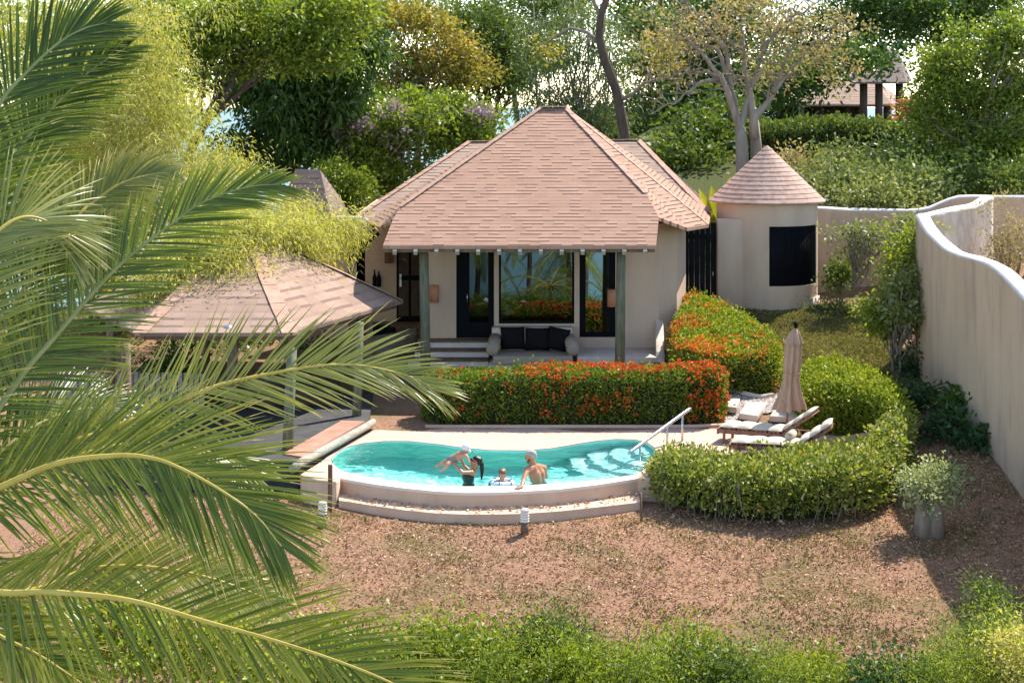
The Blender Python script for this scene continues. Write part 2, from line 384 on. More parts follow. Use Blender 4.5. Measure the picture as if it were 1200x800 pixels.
def hedge(name, label, poly, ground, height, leafmat, n_top, n_side, leaf=.06, aspect=.5, r=.25, rough=.05, blossom=None, nb=0, loose=0.0, group=None, core=True, topnoise=.06, bl_size=.035, bl_mask=None, side_low=.0, core_inset=.16):
    """a clipped hedge: leaves over a rounded prism on the plan polygon (counter-clockwise)"""
    poly = smooth_poly(poly)
    lo = poly.min(0); hi = poly.max(0)
    c0 = poly.mean(0)
    root = thing(name, label, 'hedge', (c0[0], c0[1], float(ground(np.array([c0[0]]), np.array([c0[1]]))[0])), group)
    def top_z(P):
        d = edge_dist(poly, P)
        k = np.clip(d/r, 0, 1)
        g = ground(P[:, 0], P[:, 1])
        h = height(P[:, 0], P[:, 1]) if callable(height) else np.full(len(P), height)
        return g, h-r*(1-np.sqrt(1-(1-k)**2))*.9+topnoise*value_noise(P, 1.6, 3)+topnoise*.6*value_noise(P, 4.5, 8)
    P = lo+(hi-lo)*rng.random((int(n_top*2.2), 2)); P = P[inside(poly, P)][:n_top]
    g, h = top_z(P)
    deep = rough*np.abs(rng.normal(size=len(P)))*1.5
    Q = np.column_stack([P, g+h-deep])
    seg = np.roll(poly, -1, 0)-poly; ln = np.linalg.norm(seg, axis=1)
    k = rng.choice(len(poly), n_side, p=ln/ln.sum()); u = rng.random(n_side)
    B = poly[k]+seg[k]*u[:, None]
    nrm = np.column_stack([seg[k][:, 1], -seg[k][:, 0]])/ln[k][:, None]
    gz = ground(B[:, 0], B[:, 1]); hh = height(B[:, 0], B[:, 1]) if callable(height) else np.full(n_side, height)
    zz = (side_low+(1-side_low)*rng.random(n_side)**.9)*(hh-r*.5)
    bulge = (.10*value_noise(np.column_stack([B, zz]), 1.4, 5)+.05*value_noise(np.column_stack([B, zz]), 4, 9))
    offn = bulge-np.abs(rng.normal(size=n_side))*rough*1.3
    offn -= np.clip((zz-(hh-r))/r, 0, 1)**2*r*.45
    S = np.column_stack([B+nrm*offn[:, None], gz+zz])
    A = np.concatenate([Q, S])
    Nn = np.concatenate([np.column_stack([np.zeros((len(Q), 2)), np.ones(len(Q))]), np.column_stack([nrm, np.full(n_side, .35)])])
    D = Nn*.8+rng.normal(size=A.shape)*.65
    cl = value_noise(A, 2.6, 1)*.5+.5
    tone = np.clip(.5*cl+.5*rng.random(len(A)), 0, 1)
    ll = leaf*(.6+.8*rng.random(len(A)))
    parts = [leaf_quads(A, D, ll, ll*aspect, tone, .1)]
    if loose:                                                        # stray shoots that break the outline
        m = int(len(Q)*loose); i = rng.choice(len(A), m)
        T = A[i]+Nn[i]*(.03+.14*rng.random((m, 1)))+rng.normal(size=(m, 3))*.03
        l2 = leaf*(.8+.7*rng.random(m))
        parts.append(leaf_quads(T, Nn[i]+rng.normal(size=(m, 3))*.6, l2, l2*aspect, np.clip(.45+.5*rng.random(m), 0, 1), .1))
    if core:
        inner = c0+(poly-c0)*1.0
        nn = np.column_stack([seg[:, 1], -seg[:, 0]])/ln[:, None]
        nv = unit(nn+np.roll(nn, 1, 0)); inner = poly-nv*core_inset
        gz = ground(inner[:, 0], inner[:, 1]); hz = height(inner[:, 0], inner[:, 1]) if callable(height) else np.full(len(inner), height)
        mb = MB(); mb.prism(inner, list(gz-.1), list(gz+hz-r*.75-.06)); mb.build('light_block_core', M_hedge_core, root)  # solid dark stand-in for the twigs, added to block light
    leaf_object('foliage', parts, leafmat, root)
    if blossom is not None and nb:
        # flower heads: tight bunches of small petals sitting on the leaf surface
        w = np.clip(value_noise(A, .9, 21)*1.5+.45+value_noise(A, 3.0, 31)*.8, .02, 1)
        if bl_mask is not None: w = w*bl_mask(A, Nn)
        i = rng.choice(len(A), nb, p=w/w.sum())
        C = A[i]+Nn[i]*.03+rng.normal(size=(nb, 3))*.015
        kk = 9; idx = np.repeat(np.arange(nb), kk)
        off = unit(rng.normal(size=(nb*kk, 3))+Nn[i][idx]*.8)
        sz = bl_size*(.5+.8*rng.random(nb))[idx]
        PP = C[idx]+off*sz[:, None]*.8
        parts = [leaf_quads(PP, off+rng.normal(size=off.shape)*.5, sz*1.2, sz*1.1, np.clip(.7*rng.random(nb)[idx]+.3*rng.random(nb*kk), 0, 1), 0)]
        leaf_object('blossoms', parts, blossom, root)
    return root
def shrub(name, label, c, r, leafmat, n=2500, leaf=.1, aspect=.5, ncl=24, size=.4, stems=5, bark=None, group=None, cat='shrub', updir=.4, tones=(.1, .9), flat=.8, droop=.2, ground_z=None):
    c = Vector(c); gz = c.z-r[2] if ground_z is None else ground_z
    root = thing(name, label, cat, (c.x, c.y, gz), group)
    lv, C = clumps([(c, r, 1)], ncl, max(8, n//ncl), size, leaf, aspect, flat, .25, updir, droop, tones)
    mb = MB()
    for i in rng.choice(len(C), min(stems, len(C)), replace=False):
        limb(mb, (c.x+rnd.uniform(-.1, .1), c.y+rnd.uniform(-.1, .1), gz-.15), C[i], .03+.01*r[2], .008, .08, 5, 4)
    mb.build('stem', bark or M_bark, root)
    leaf_object('foliage', lv, leafmat, root)
    return root

# leaf colours
L_hedge = mat_leaf('leaf_hedge', [(0, (.05, .085, .012)), (.45, (.125, .19, .022)), (1, (.30, .34, .035))])
L_bright = mat_leaf('leaf_bright', [(0, (.075, .125, .014)), (.45, (.21, .28, .028)), (1, (.44, .46, .055))])
L_front = mat_leaf('leaf_front', [(0, (.05, .08, .016)), (.35, (.13, .195, .03)), (.65, (.28, .325, .06)), (.85, (.44, .41, .14)), (1, (.64, .52, .42))])
L_bamboo = mat_leaf('leaf_bamboo', [(0, (.17, .21, .04)), (.35, (.36, .38, .085)), (.7, (.53, .50, .17)), (.85, (.58, .45, .27)), (1, (.46, .31, .22))], trans=.48)
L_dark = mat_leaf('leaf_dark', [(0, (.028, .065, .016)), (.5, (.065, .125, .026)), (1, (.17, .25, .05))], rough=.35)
L_lime = mat_leaf('leaf_lime', [(0, (.07, .12, .02)), (.5, (.18, .25, .035)), (1, (.36, .38, .06))], trans=.45)
L_mid = mat_leaf('leaf_mid', [(0, (.045, .085, .018)), (.5, (.11, .165, .032)), (1, (.23, .27, .06))])
L_orange = mat_leaf('leaf_orange', [(0, (.12, .13, .028)), (.4, (.26, .25, .05)), (.75, (.40, .30, .08)), (1, (.50, .31, .16))], trans=.45)
L_sage = mat_leaf('leaf_sage', [(0, (.09, .12, .04)), (.5, (.22, .26, .085)), (1, (.42, .43, .20))])
L_gum = mat_leaf('leaf_gum', [(0, (.06, .095, .04)), (.5, (.14, .19, .07)), (1, (.28, .32, .13))])
L_dry = mat_leaf('leaf_dry', [(0, (.18, .15, .08)), (.5, (.33, .265, .15)), (1, (.46, .35, .22))], trans=.4)
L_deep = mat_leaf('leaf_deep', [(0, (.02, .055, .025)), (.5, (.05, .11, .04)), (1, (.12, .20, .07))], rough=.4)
L_white = mat_leaf('leaf_variegated', [(0, (.10, .15, .05)), (.45, (.34, .39, .20)), (1, (.68, .66, .50))])
L_palm = mat_leaf('leaf_palm', [(0, (.05, .09, .016)), (.4, (.17, .225, .03)), (.75, (.42, .41, .06)), (1, (.56, .47, .20))], trans=.5, rough=.28, spec=.5)
L_litter = mat_leaf('leaf_litter', [(0, (.22, .12, .075)), (.3, (.36, .205, .125)), (.65, (.52, .325, .21)), (.9, (.62, .44, .31)), (1, (.60, .48, .36))], trans=.1, rough=.8)
L_grass = mat_leaf('leaf_grass', [(0, (.07, .09, .028)), (.5, (.165, .18, .06)), (1, (.33, .29, .12))], trans=.3)
P_red = mat_leaf('petal_red', [(0, (.42, .045, .015)), (.5, (.66, .11, .025)), (1, (.80, .28, .045))], trans=.3, tint=(1.1, .9, .8))
P_orange = mat_leaf('petal_orange', [(0, (.52, .12, .02)), (.5, (.68, .23, .035)), (1, (.80, .38, .05))], trans=.3, tint=(1.1, .9, .8))
P_lilac = mat_leaf('petal_lilac', [(0, (.33, .25, .27)), (1, (.55, .45, .48))], trans=.3, tint=(1.1, .9, 1.1))

# ------------------------------------------------------------------ camera, sun, sky
cam_d = bpy.data.cameras.new('camera'); cam = bpy.data.objects.new('camera', cam_d); COL.objects.link(cam)
cam.location = (0, 0, CZ); cam.rotation_euler = (math.radians(90), 0, 0)
cam_d.sensor_width = 36; cam_d.lens = F/1200*36; cam_d.shift_y = -(400-CY)/1200
cam_d.clip_start = .5; cam_d.clip_end = 20000
scene.camera = cam
SUN = Vector((.56, .60, 1.0)).normalized()
el = math.asin(SUN.z)
sd = bpy.data.lights.new('sun', 'SUN'); sd.energy = 3.1; sd.angle = math.radians(.5); sd.color = (1, .935, .845)
so = bpy.data.objects.new('sun', sd); so.rotation_euler = SUN.to_track_quat('Z', 'Y').to_euler(); so.location = (20, 20, 40); COL.objects.link(so)
w = bpy.data.worlds.new('World'); scene.world = w; w.use_nodes = True
t = w.node_tree; t.nodes.clear()
sky = t.nodes.new('ShaderNodeTexSky'); sky.sky_type = 'NISHITA'; sky.sun_disc = False
sky.sun_elevation = el; sky.sun_rotation = math.atan2(SUN.x, SUN.y); sky.dust_density = .3; sky.air_density = .8; sky.ozone_density = 1.5
bg = t.nodes.new('ShaderNodeBackground'); bg.inputs[1].default_value = .15
wo = t.nodes.new('ShaderNodeOutputWorld'); mul = t.nodes.new('ShaderNodeMix'); mul.data_type = 'RGBA'; mul.blend_type = 'MULTIPLY'; mul.inputs['Factor'].default_value = 1; mul.inputs['B'].default_value = (1.0, .905, .79, 1)
t.links.new(sky.outputs[0], mul.inputs['A']); t.links.new(mul.outputs['Result'], bg.inputs[0]); t.links.new(bg.outputs[0], wo.inputs[0])
vs = scene.view_settings; vs.view_transform = 'Standard'; vs.look = 'None'; vs.exposure = 1.62; vs.gamma = 1; vs.use_curve_mapping = False
scene.cycles.max_bounces = 8; scene.cycles.transparent_max_bounces = 12; scene.cycles.sample_clamp_indirect = 6

# ------------------------------------------------------------------ ground
def px_poly(pts, z): return [tuple(G(x, y, z).xy) for (x, y) in pts]
POOL_BACK = [(400, 551.5), (389, 542), (388, 537), (396, 529), (408, 523), (425, 519), (451, 516.3), (479, 516.3), (510, 519.5), (547, 524.6), (577, 527), (615, 527.3), (645, 525), (660, 522.5), (680, 519), (700, 516), (723, 514), (744, 514.5), (758, 517.6), (767, 524), (770, 534), (765, 545)]
POOL_FRONT_IN = [(743, 556), (700, 562.3), (657, 566), (615, 568.3), (579, 569.3), (545, 569.6), (511, 568.6), (475, 565.3), (440, 560), (418, 555.8)]
POOL_FRONT_OUT = [(748, 560.5), (700, 568), (657, 573), (615, 575.6), (579, 577), (545, 577.2), (511, 575.6), (475, 572), (440, 567.5), (397, 560)]
pool_poly = px_poly(POOL_BACK+POOL_FRONT_IN, 0.0)
pool_np = poly_np(pool_poly)
def polyarea(p): return .5*sum(p[i][0]*p[(i+1) % len(p)][1]-p[(i+1) % len(p)][0]*p[i][1] for i in range(len(p)))
if polyarea(pool_poly) < 0: pool_poly.reverse(); pool_np = poly_np(pool_poly)
HOUSE_FOOT = np.array([(-2.3, 43.0), (4.0, 43.0), (5.0, 46), (5.0, 55), (-4.7, 55), (-4.7, 48.2), (-2.3, 48.2)])
FY = [-400, -60, -30, 0, 15, 20, 24, 27, 30.7, 33, 35.5, 38, 40, 43, 46, 48]
FZ = [-46, -40, -24, -9, -4.2, -2.7, -1.75, -1.12, -.50, -.42, -.12, .05, .32, .8, 1.3, 1.6]
LY = [48, 55, 62, 75, 100, 160, 400]; LZ = [.9, .6, -.6, -4, -14, -40, -46]
RY = [48, 52, 56, 60, 64, 70, 85, 110, 160, 260, 500]; RZ = [1.6, 2.1, 2.9, 4.0, 5.1, 5.9, 6.8, 4, -6, -40, -46]
def ground(x, y):
    x = np.asarray(x, float); y = np.asarray(y, float)
    base = np.interp(y, FY, FZ)
    left = np.where(y < 38, base, np.interp(y, [38, 42, 46, 48], [.05, .25, .6, .9]))
    left = np.where(y > 48, np.interp(y, LY, LZ), left)
    right = np.where(y > 48, np.interp(y, RY, RZ), base)
    k = sstep(-2.5, 5.5, x+np.clip((y-70)*-.22, -40, 0))
    z = left+(right-left)*k
    # far to the left and right the land falls away to the sea
    z = z-np.clip(np.abs(x-6)-26, 0, 60)*.35*sstep(18, 60, np.abs(x-6))
    # beyond the tall wall
    z = np.where((x > 10.6) & (y > 25) & (y < 48), z+1.2*sstep(10.6, 12.5, x)*sstep(25, 34, y), z)
    z = z-.16*sstep(2.5, 5, x)*sstep(33.5, 31.5, y)*sstep(26, 29, y)
    z = z+.32*sstep(8.2, 9.8, x)*(x < 10.6)*sstep(28, 32, y)*(1-sstep(38, 41, y))
    return np.maximum(z, -46)
def ground1(x, y): return float(ground(np.array([x]), np.array([y]))[0])
gx = np.unique(np.concatenate([np.arange(-400, -16, 12), np.arange(-16, 16.01, .25), np.arange(17, 40, 1.5), np.arange(40, 420, 12)]))
gy = np.unique(np.concatenate([np.arange(-400, 16, 8), np.arange(16, 52.01, .25), np.arange(53, 80, 1.2), np.arange(80, 520, 10)]))
XX, YY = np.meshgrid(gx, gy); P2 = np.column_stack([XX.ravel(), YY.ravel()])
Z = ground(P2[:, 0], P2[:, 1])
near = (np.abs(P2[:, 0]) < 16) & (P2[:, 1] > 16) & (P2[:, 1] < 53)
Z[near] += .035*np.array([noise.noise(Vector((p[0]*.9, p[1]*.9, 0))) for p in P2[near]])
dp = edge_dist(pool_np, P2); ins = inside(pool_np, P2)
Z = np.where(ins | (dp < .30), -2.4, Z)
Z = np.where(inside(HOUSE_FOOT, P2) & (edge_dist(HOUSE_FOOT, P2) > .2), np.minimum(Z, .1), Z)
nx = len(gx); ii = np.arange(len(gy)-1)[:, None]*nx+np.arange(nx-1)[None, :]
quads = np.stack([ii, ii+1, ii+nx+1, ii+nx], -1).reshape(-1, 4)
def mat_ground():
    m, t, out = nt('dry_lawn'); L = t.links.new
    g = N(t, 'ShaderNodeNewGeometry')
    n1 = N(t, 'ShaderNodeTexNoise', i_Scale=.55, i_Detail=7.0, i_Roughness=.62); L(g.outputs['Position'], n1.inputs['Vector'])
    n2 = N(t, 'ShaderNodeTexNoise', i_Scale=16.0, i_Detail=6.0, i_Roughness=.7); L(g.outputs['Position'], n2.inputs['Vector'])
    soil = ramp(t, [(.25, (.15, .082, .05)), (.5, (.28, .157, .098)), (.75, (.41, .245, .157))]); L(n2.outputs['Fac'], soil.inputs[0])
    green = ramp(t, [(.3, (.08, .075, .03)), (.7, (.20, .165, .07))]); L(n2.outputs['Fac'], green.inputs[0])
    k = ramp(t, [(.47, 0), (.66, .8)]); L(n1.outputs['Fac'], k.inputs[0])
    mx = N(t, 'ShaderNodeMix', data_type='RGBA'); L(k.outputs[0], mx.inputs['Factor']); L(soil.outputs[0], mx.inputs['A']); L(green.outputs[0], mx.inputs['B'])
    # wooded hill further off: green undergrowth
    sp = N(t, 'ShaderNodeSeparateXYZ'); L(g.outputs['Position'], sp.inputs[0])
    mr = N(t, 'ShaderNodeMapRange'); mr.inputs['From Min'].default_value = 47; mr.inputs['From Max'].default_value = 54; L(sp.outputs['Y'], mr.inputs['Value'])
    hill = ramp(t, [(.3, (.03, .04, .012)), (.7, (.11, .12, .04))]); L(n2.outputs['Fac'], hill.inputs[0])
    m2 = N(t, 'ShaderNodeMix', data_type='RGBA'); L(mr.outputs[0], m2.inputs['Factor']); L(mx.outputs['Result'], m2.inputs['A']); L(hill.outputs[0], m2.inputs['B'])
    p = N(t, 'ShaderNodeBsdfPrincipled', i_Roughness=.95); p.inputs['Specular IOR Level'].default_value = .1
    L(m2.outputs['Result'], p.inputs['Base Color'])
    bn = N(t, 'ShaderNodeBump', i_Strength=.6, i_Distance=.05); L(n2.outputs['Fac'], bn.inputs['Height']); L(bn.outputs[0], p.inputs['Normal'])
    L(p.outputs[0], out.inputs[0]); return m
gme = np_mesh('ground', np.column_stack([P2, Z]), quads)
gme.polygons.foreach_set('use_smooth', [True]*len(gme.polygons))
tag(link('ground', gme, mat_ground()), kind='structure')
# the sea
m, t, out = nt('sea'); L = t.links.new
p = N(t, 'ShaderNodeBsdfPrincipled', i_Roughness=.55); p.inputs['Base Color'].default_value = (.15, .255, .275, 1); p.inputs['Specular IOR Level'].default_value = .25
g = N(t, 'ShaderNodeNewGeometry'); nz = N(t, 'ShaderNodeTexNoise', i_Scale=.3, i_Detail=4.0); L(g.outputs['Position'], nz.inputs['Vector'])
bn = N(t, 'ShaderNodeBump', i_Strength=.5, i_Distance=.4); L(nz.outputs['Fac'], bn.inputs['Height']); L(bn.outputs[0], p.inputs['Normal']); L(p.outputs[0], out.inputs[0])
mb = MB(); mb.add([(-9000, -9000, -36), (9000, -9000, -36), (9000, 12000, -36), (-9000, 12000, -36)], [(0, 1, 2, 3)])
tag(mb.build('sea', m), kind='structure')

# leaf litter and thin grass on the lawn
def scatter(n, x0, x1, y0, y1, keep):
    P = np.column_stack([x0+(x1-x0)*rng.random(n), y0+(y1-y0)*rng.random(n)])
    P = P[keep(P)]
    return P
def gz(P): return ground(P[:, 0], P[:, 1])
def clear(P):
    k = ~(inside(pool_np, P) | (edge_dist(pool_np, P) < 1.0))
    k &= ~((P[:, 1] > 34.2) & (P[:, 0] < 6.9)) & (P[:, 0] < 10.5)
    return k
patch = lambda P, s, sd: np.array([noise.noise(Vector((p[0]*s+sd, p[1]*s, sd)))+.5*noise.noise(Vector((p[0]*s*2.7, p[1]*s*2.7+sd, 0))) for p in P])
P = scatter(110000, -9, 11, 23, 43, clear)
q = patch(P, .5, 3.3); P = P[rng.random(len(P)) < np.clip(.75-.7*q, .15, 1)]
A = np.column_stack([P, gz(P)+.01+.025*rng.random(len(P))]); D = rng.normal(size=A.shape); D[:, 2] = np.abs(D[:, 2])*.35
l = .03+.06*rng.random(len(A))**1.6
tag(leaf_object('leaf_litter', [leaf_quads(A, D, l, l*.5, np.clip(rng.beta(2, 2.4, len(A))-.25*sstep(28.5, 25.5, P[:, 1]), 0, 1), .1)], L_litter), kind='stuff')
LP_ = np.column_stack([-3.3+6.0*rng.random(6000), 30.6+1.6*rng.random(6000)]); _d = poly_np([(v.x, v.y) for v in [G(x, y, 0) for x, y in POOL_FRONT_OUT]])
_dd = np.min([np.linalg.norm(LP_-(a+np.clip(((LP_-a)@(b-a))/((b-a)@(b-a)), 0, 1)[:, None]*(b-a)), axis=1) for a, b in zip(_d[:-1], _d[1:])], 0); LP_ = LP_[(_dd > .03) & (_dd < .38) & (LP_[:, 1] < np.interp(LP_[:, 0], _d[::-1, 0], _d[::-1, 1]))][:380]
A = np.column_stack([LP_, np.full(len(LP_), -.28)+.02*rng.random(len(LP_))]); D = rng.normal(size=A.shape); D[:, 2] = np.abs(D[:, 2])*.2; l = .04+.06*rng.random(len(A))
tag(leaf_object('ledge_litter', [leaf_quads(A, D, l, l*.5, rng.random(len(A)), .05)], L_litter), kind='stuff')
L_straw = mat_leaf('dry_straw', [(0, (.17, .095, .056)), (.4, (.38, .222, .136)), (.75, (.55, .35, .232)), (1, (.70, .50, .36))], trans=.25)
P = scatter(120000, -9, 11, 23, 43, clear)
q = patch(P, .6, 5.1); P = P[rng.random(len(P)) < np.clip(.8-.8*q, .2, 1)]
A = np.column_stack([P, gz(P)]); D = rng.normal(size=A.shape)*.9; D[:, 2] = .75; l = .04+.055*rng.random(len(A))
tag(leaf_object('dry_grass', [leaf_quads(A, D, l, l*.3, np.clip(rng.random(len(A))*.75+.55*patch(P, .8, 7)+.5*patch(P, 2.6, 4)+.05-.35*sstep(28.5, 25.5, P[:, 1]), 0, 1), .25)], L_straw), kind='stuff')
P = scatter(150000, -9, 11, 23, 47, lambda P: clear(P) | ((P[:, 1] > 39.5) & (P[:, 0] > 6.9) & (P[:, 0] < 10.5)))
q = patch(P, .75, 9.1); far = P[:, 1] > 39
P = P[rng.random(len(P)) < np.where(far, .6, np.clip(q*3.2-.02, .03, .95))]
A = np.column_stack([P, gz(P)]); D = rng.normal(size=A.shape)*.5; D[:, 2] = 1
l = .045+.06*rng.random(len(A))
tag(leaf_object('lawn_grass', [leaf_quads(A, D, l, l*.28, np.clip(rng.random(len(A))*.8+np.where(P[:, 1] > 39, .25, 0), 0, 1), .2)], L_grass), kind='stuff')

P = scatter(46000, 6.6, 10.5, 39.4, 47.6, lambda P: P[:, 0] > np.interp(P[:, 1], [39, 41, 43, 45, 47], [7.3, 7.0, 6.6, 6.2, 6.0]))
A = np.column_stack([P, gz(P)]); D = rng.normal(size=A.shape)*.5; D[:, 2] = 1; l = .05+.07*rng.random(len(A))
tag(leaf_object('upper_lawn_grass', [leaf_quads(A, D, l, l*.28, np.clip(rng.random(len(A))*.9+.15+.25*patch(P, .9, 2), 0, 1), .2)], L_grass), kind='stuff')
# ------------------------------------------------------------------ pool deck (terrazzo) with the pool cut out
deck_px = [(352, 556), (376, 541), (390, 530), (432, 506), (460, 498), (520, 498), (700, 498.5), (850, 496), (885, 486), (930, 484), (975, 489), (1012, 503), (1003, 514), (960, 530), (880, 541), (800, 551), (757, 561)]
deck_outer = [tuple(G(x, y, 0).xy) for x, y in deck_px]
hole = [tuple(G(x, y, 0).xy) for x, y in POOL_BACK]
ring = deck_outer+[tuple(G(747, 560.3, 0).xy), tuple(G(743, 556, 0).xy)]+hole[::-1]+[tuple(G(418, 555.8, 0).xy), tuple(G(397, 560, 0).xy)]
bm = bmesh.new(); vsx = [bm.verts.new((x, y, 0.0)) for x, y in ring]; f = bm.faces.new(vsx)
bmesh.ops.recalc_face_normals(bm, faces=[f])
if f.normal.z < 0: f.normal_flip()
r = bmesh.ops.triangulate(bm, faces=[f]); bme = bpy.data.meshes.new('pool_deck')
r = bmesh.ops.extrude_face_region(bm, geom=list(bm.faces))
for v in [e for e in r['geom'] if isinstance(e, bmesh.types.BMVert)]: v.co.z = -.75
bmesh.ops.recalc_face_normals(bm, faces=bm.faces)
bm.to_mesh(bme); bm.free()
tag(link('pool_deck', bme, M_deck), kind='structure')

# pool: basin, front wall, coping, lower ledge
pool = thing('swimming_pool', 'curved turquoise swimming pool with a pale rendered front wall', 'swimming pool', tuple(G(570, 600, -.65)))
din = [G(x, y, 0) for x, y in POOL_FRONT_IN]; dout = [G(x, y, 0) for x, y in POOL_FRONT_OUT]
mb = MB()
for i in range(len(din)-1):
    a, b, c, d = dout[i], dout[i+1], din[i+1], din[i]
    # coping slab, slightly rounded by its bevel
    mb.add([(*a.xy, -.05), (*b.xy, -.05), (*c.xy, -.05), (*d.xy, -.05), (*a.xy, .004), (*b.xy, .004), (*c.xy, .0), (*d.xy, .0)],
           [(4, 7, 6, 5), (0, 4, 5, 1), (2, 6, 7, 3)])
mb.build('coping', M_coping, pool)
def offs(p, d): v = Vector((p.x-G(575, 545, 0).x, p.y-G(575, 545, 0).y-3.5, 0)); return p
mb = MB()
wb = [Vector((v.x, v.y, -.31)) for v in dout]
for i in range(len(dout)-1):
    a, b = dout[i], dout[i+1]; c, d = wb[i+1], wb[i]
    mb.add([(*a.xy, -.05), (*b.xy, -.05), (c.x, c.y, -.8), (d.x, d.y, -.8)], [(0, 3, 2, 1)], True)
mb.build('front_wall', M_poolwall, pool)
mb = MB()
le = [G(x, y, -.31) for x, y in [(752, 588), (700, 594), (657, 598.6), (615, 601.5), (579, 602.4), (545, 602.4), (511, 601), (475, 597.5), (440, 592.5), (397, 586)]]
for i in range(len(le)-1):
    a, b = wb[i], wb[i+1]; c, d = le[i+1], le[i]
    mb.add([(a.x, a.y+.05, -.29), (b.x, b.y+.05, -.29), (c.x, c.y, -.31), (d.x, d.y, -.31), (c.x, c.y-.02, -.95), (d.x, d.y-.02, -.95)], [(0, 3, 2, 1), (3, 5, 4, 2)])
mb.build('ledge', M_poolwall, pool)
# left end block of the pool wall, right end block
mb = MB(); q = [G(x, y, .03) for x, y in [(353, 556.5), (376, 541), (388.5, 541.5), (400, 552), (398.5, 560.5), (394, 564), (372, 562)]]
q = [(v.x, v.y) for v in q];
if polyarea(q) < 0: q.reverse()
mb.prism(q, -.95, .03); mb.build('end_block', M_poolwall, pool, bevel=.03)
mb = MB(); q = [G(x, y, .012) for x, y in [(747.5, 560.5), (743, 555.5), (764, 546), (790, 552), (790, 561)]]; q = [(v.x, v.y) for v in q]
if polyarea(q) < 0: q.reverse()
mb.prism(q, -.95, .012); mb.build('end_block', M_poolwall, pool, bevel=.02)
# basin
def pool_depth(P):
    d = np.full(len(P), -1.45)
    fr = poly_np([(v.x, v.y) for v in din])
    dist = np.full(len(P), 1e9)
    for i in range(len(fr)-1):
        a = fr[i]; b = fr[i+1]; ab = b-a; tt = np.clip(((P-a)@ab)/(ab@ab), 0, 1)
        dist = np.minimum(dist, np.linalg.norm(P-(a+tt[:, None]*ab), axis=1))
    d = np.where(dist < 1.75, -.95-.25*sstep(1.3, 1.75, dist), -1.45)
    c = np.array(G(775, 524, 0).xy); rr = np.linalg.norm((P-c)*np.array([1, .85]), axis=1)
    for (R, z) in ((2.05, -1.05), (1.6, -.78), (1.15, -.50), (.65, -.24)):
        d = np.where(rr < R, np.maximum(d, z), d)
    return d
lo = pool_np.min(0)-.1; hi = pool_np.max(0)+.1
bx = np.arange(lo[0], hi[0], .07); by = np.arange(lo[1], hi[1], .07)
BX, BY = np.meshgrid(bx, by); BP = np.column_stack([BX.ravel(), BY.ravel()])
inn = inside(pool_np, BP) | (edge_dist(pool_np, BP) < .12)
bz = pool_depth(BP); nb_ = len(bx); bi = np.arange(len(by)-1)[:, None]*nb_+np.arange(nb_-1)[None, :]
bq = np.stack([bi, bi+1, bi+nb_+1, bi+nb_], -1).reshape(-1, 4); bq = bq[inn[bq].all(1)]
_sg = np.roll(pool_np, -1, 0)-pool_np; _n = unit(np.column_stack([_sg[:, 1], -_sg[:, 0]])); _pi = pool_np-unit(_n+np.roll(_n, 1, 0))*.02
wv = [(p[0], p[1], -.012) for p in _pi]+[(p[0], p[1], -1.6) for p in _pi]; nn_ = len(pool_poly); o_ = len(BP)
wq = np.array([(o_+i, o_+nn_+i, o_+nn_+(i+1) % nn_, o_+(i+1) % nn_) for i in range(nn_)])
M_tile = mat_noise('pool_tile', [(.3, (.36, .77, .70)), (.7, (.44, .83, .76))], scale=2.0, rough=.6, bump=0)
M_tile_shallow_light = mat_noise('pool_tile_shallow_light', [(.3, (.74, .88, .85)), (.7, (.82, .92, .89))], scale=2.0, rough=.6, bump=0)  # paler tile colour carries the brightness of shallow water
basin = link('basin', np_mesh('basin', np.concatenate([np.column_stack([BP, bz]), np.array(wv)]), np.concatenate([bq, wq])), M_tile, pool)
basin.data.materials.append(M_tile_shallow_light)
_fz = bz[bq]; basin.data.polygons.foreach_set('material_index', np.concatenate([((_fz.min(1) > -1.12)).astype(np.int32), np.zeros(len(wq), np.int32)]))  # floor tone split by depth paints the water's absorption
# water: a closed body with a rippled surface
step = .05
wx = np.arange(lo[0]-.05, hi[0]+.05, step); wy = np.arange(lo[1]-.05, hi[1]+.05, step)
WX, WY = np.meshgrid(wx, wy); WP = np.column_stack([WX.ravel(), WY.ravel()])
WZ = -.035+np.array([.014*noise.noise(Vector((p[0]*1.9, p[1]*1.9, 0)))+.013*noise.noise(Vector((p[0]*4.6+5, p[1]*4.6, 2)))+.005*noise.noise(Vector((p[0]*10, p[1]*10, 4))) for p in WP])
wi = inside(pool_np, WP) | (edge_dist(pool_np, WP) < .08)
k_ = len(wx); qi = np.arange(len(wy)-1)[:, None]*k_+np.arange(k_-1)[None, :]
qq = np.stack([qi, qi+1, qi+k_+1, qi+k_], -1).reshape(-1, 4); qq = qq[wi[qq].all(1)]
wme = np_mesh('water', np.column_stack([WP, WZ]), qq)
wme.polygons.foreach_set('use_smooth', [True]*len(wme.polygons))
m, t, out = nt('pool_water'); L = t.links.new
rf = N(t, 'ShaderNodeBsdfRefraction', i_IOR=1.33, i_Roughness=0.0); rf.inputs['Color'].default_value = (.72, .97, .955, 1)
gl = N(t, 'ShaderNodeBsdfGlossy', i_Roughness=.02); fr = N(t, 'ShaderNodeFresnel', i_IOR=1.33)
mx = N(t, 'ShaderNodeMixShader'); L(fr.outputs[0], mx.inputs[0]); L(rf.outputs[0], mx.inputs[1]); L(gl.outputs[0], mx.inputs[2]); L(mx.outputs[0], out.inputs[0])
water = tag(link('water', wme, m), kind='structure')
sd.cycles.is_caustics_light = True
water.cycles.is_caustics_caster = True
basin.cycles.is_caustics_receiver = True

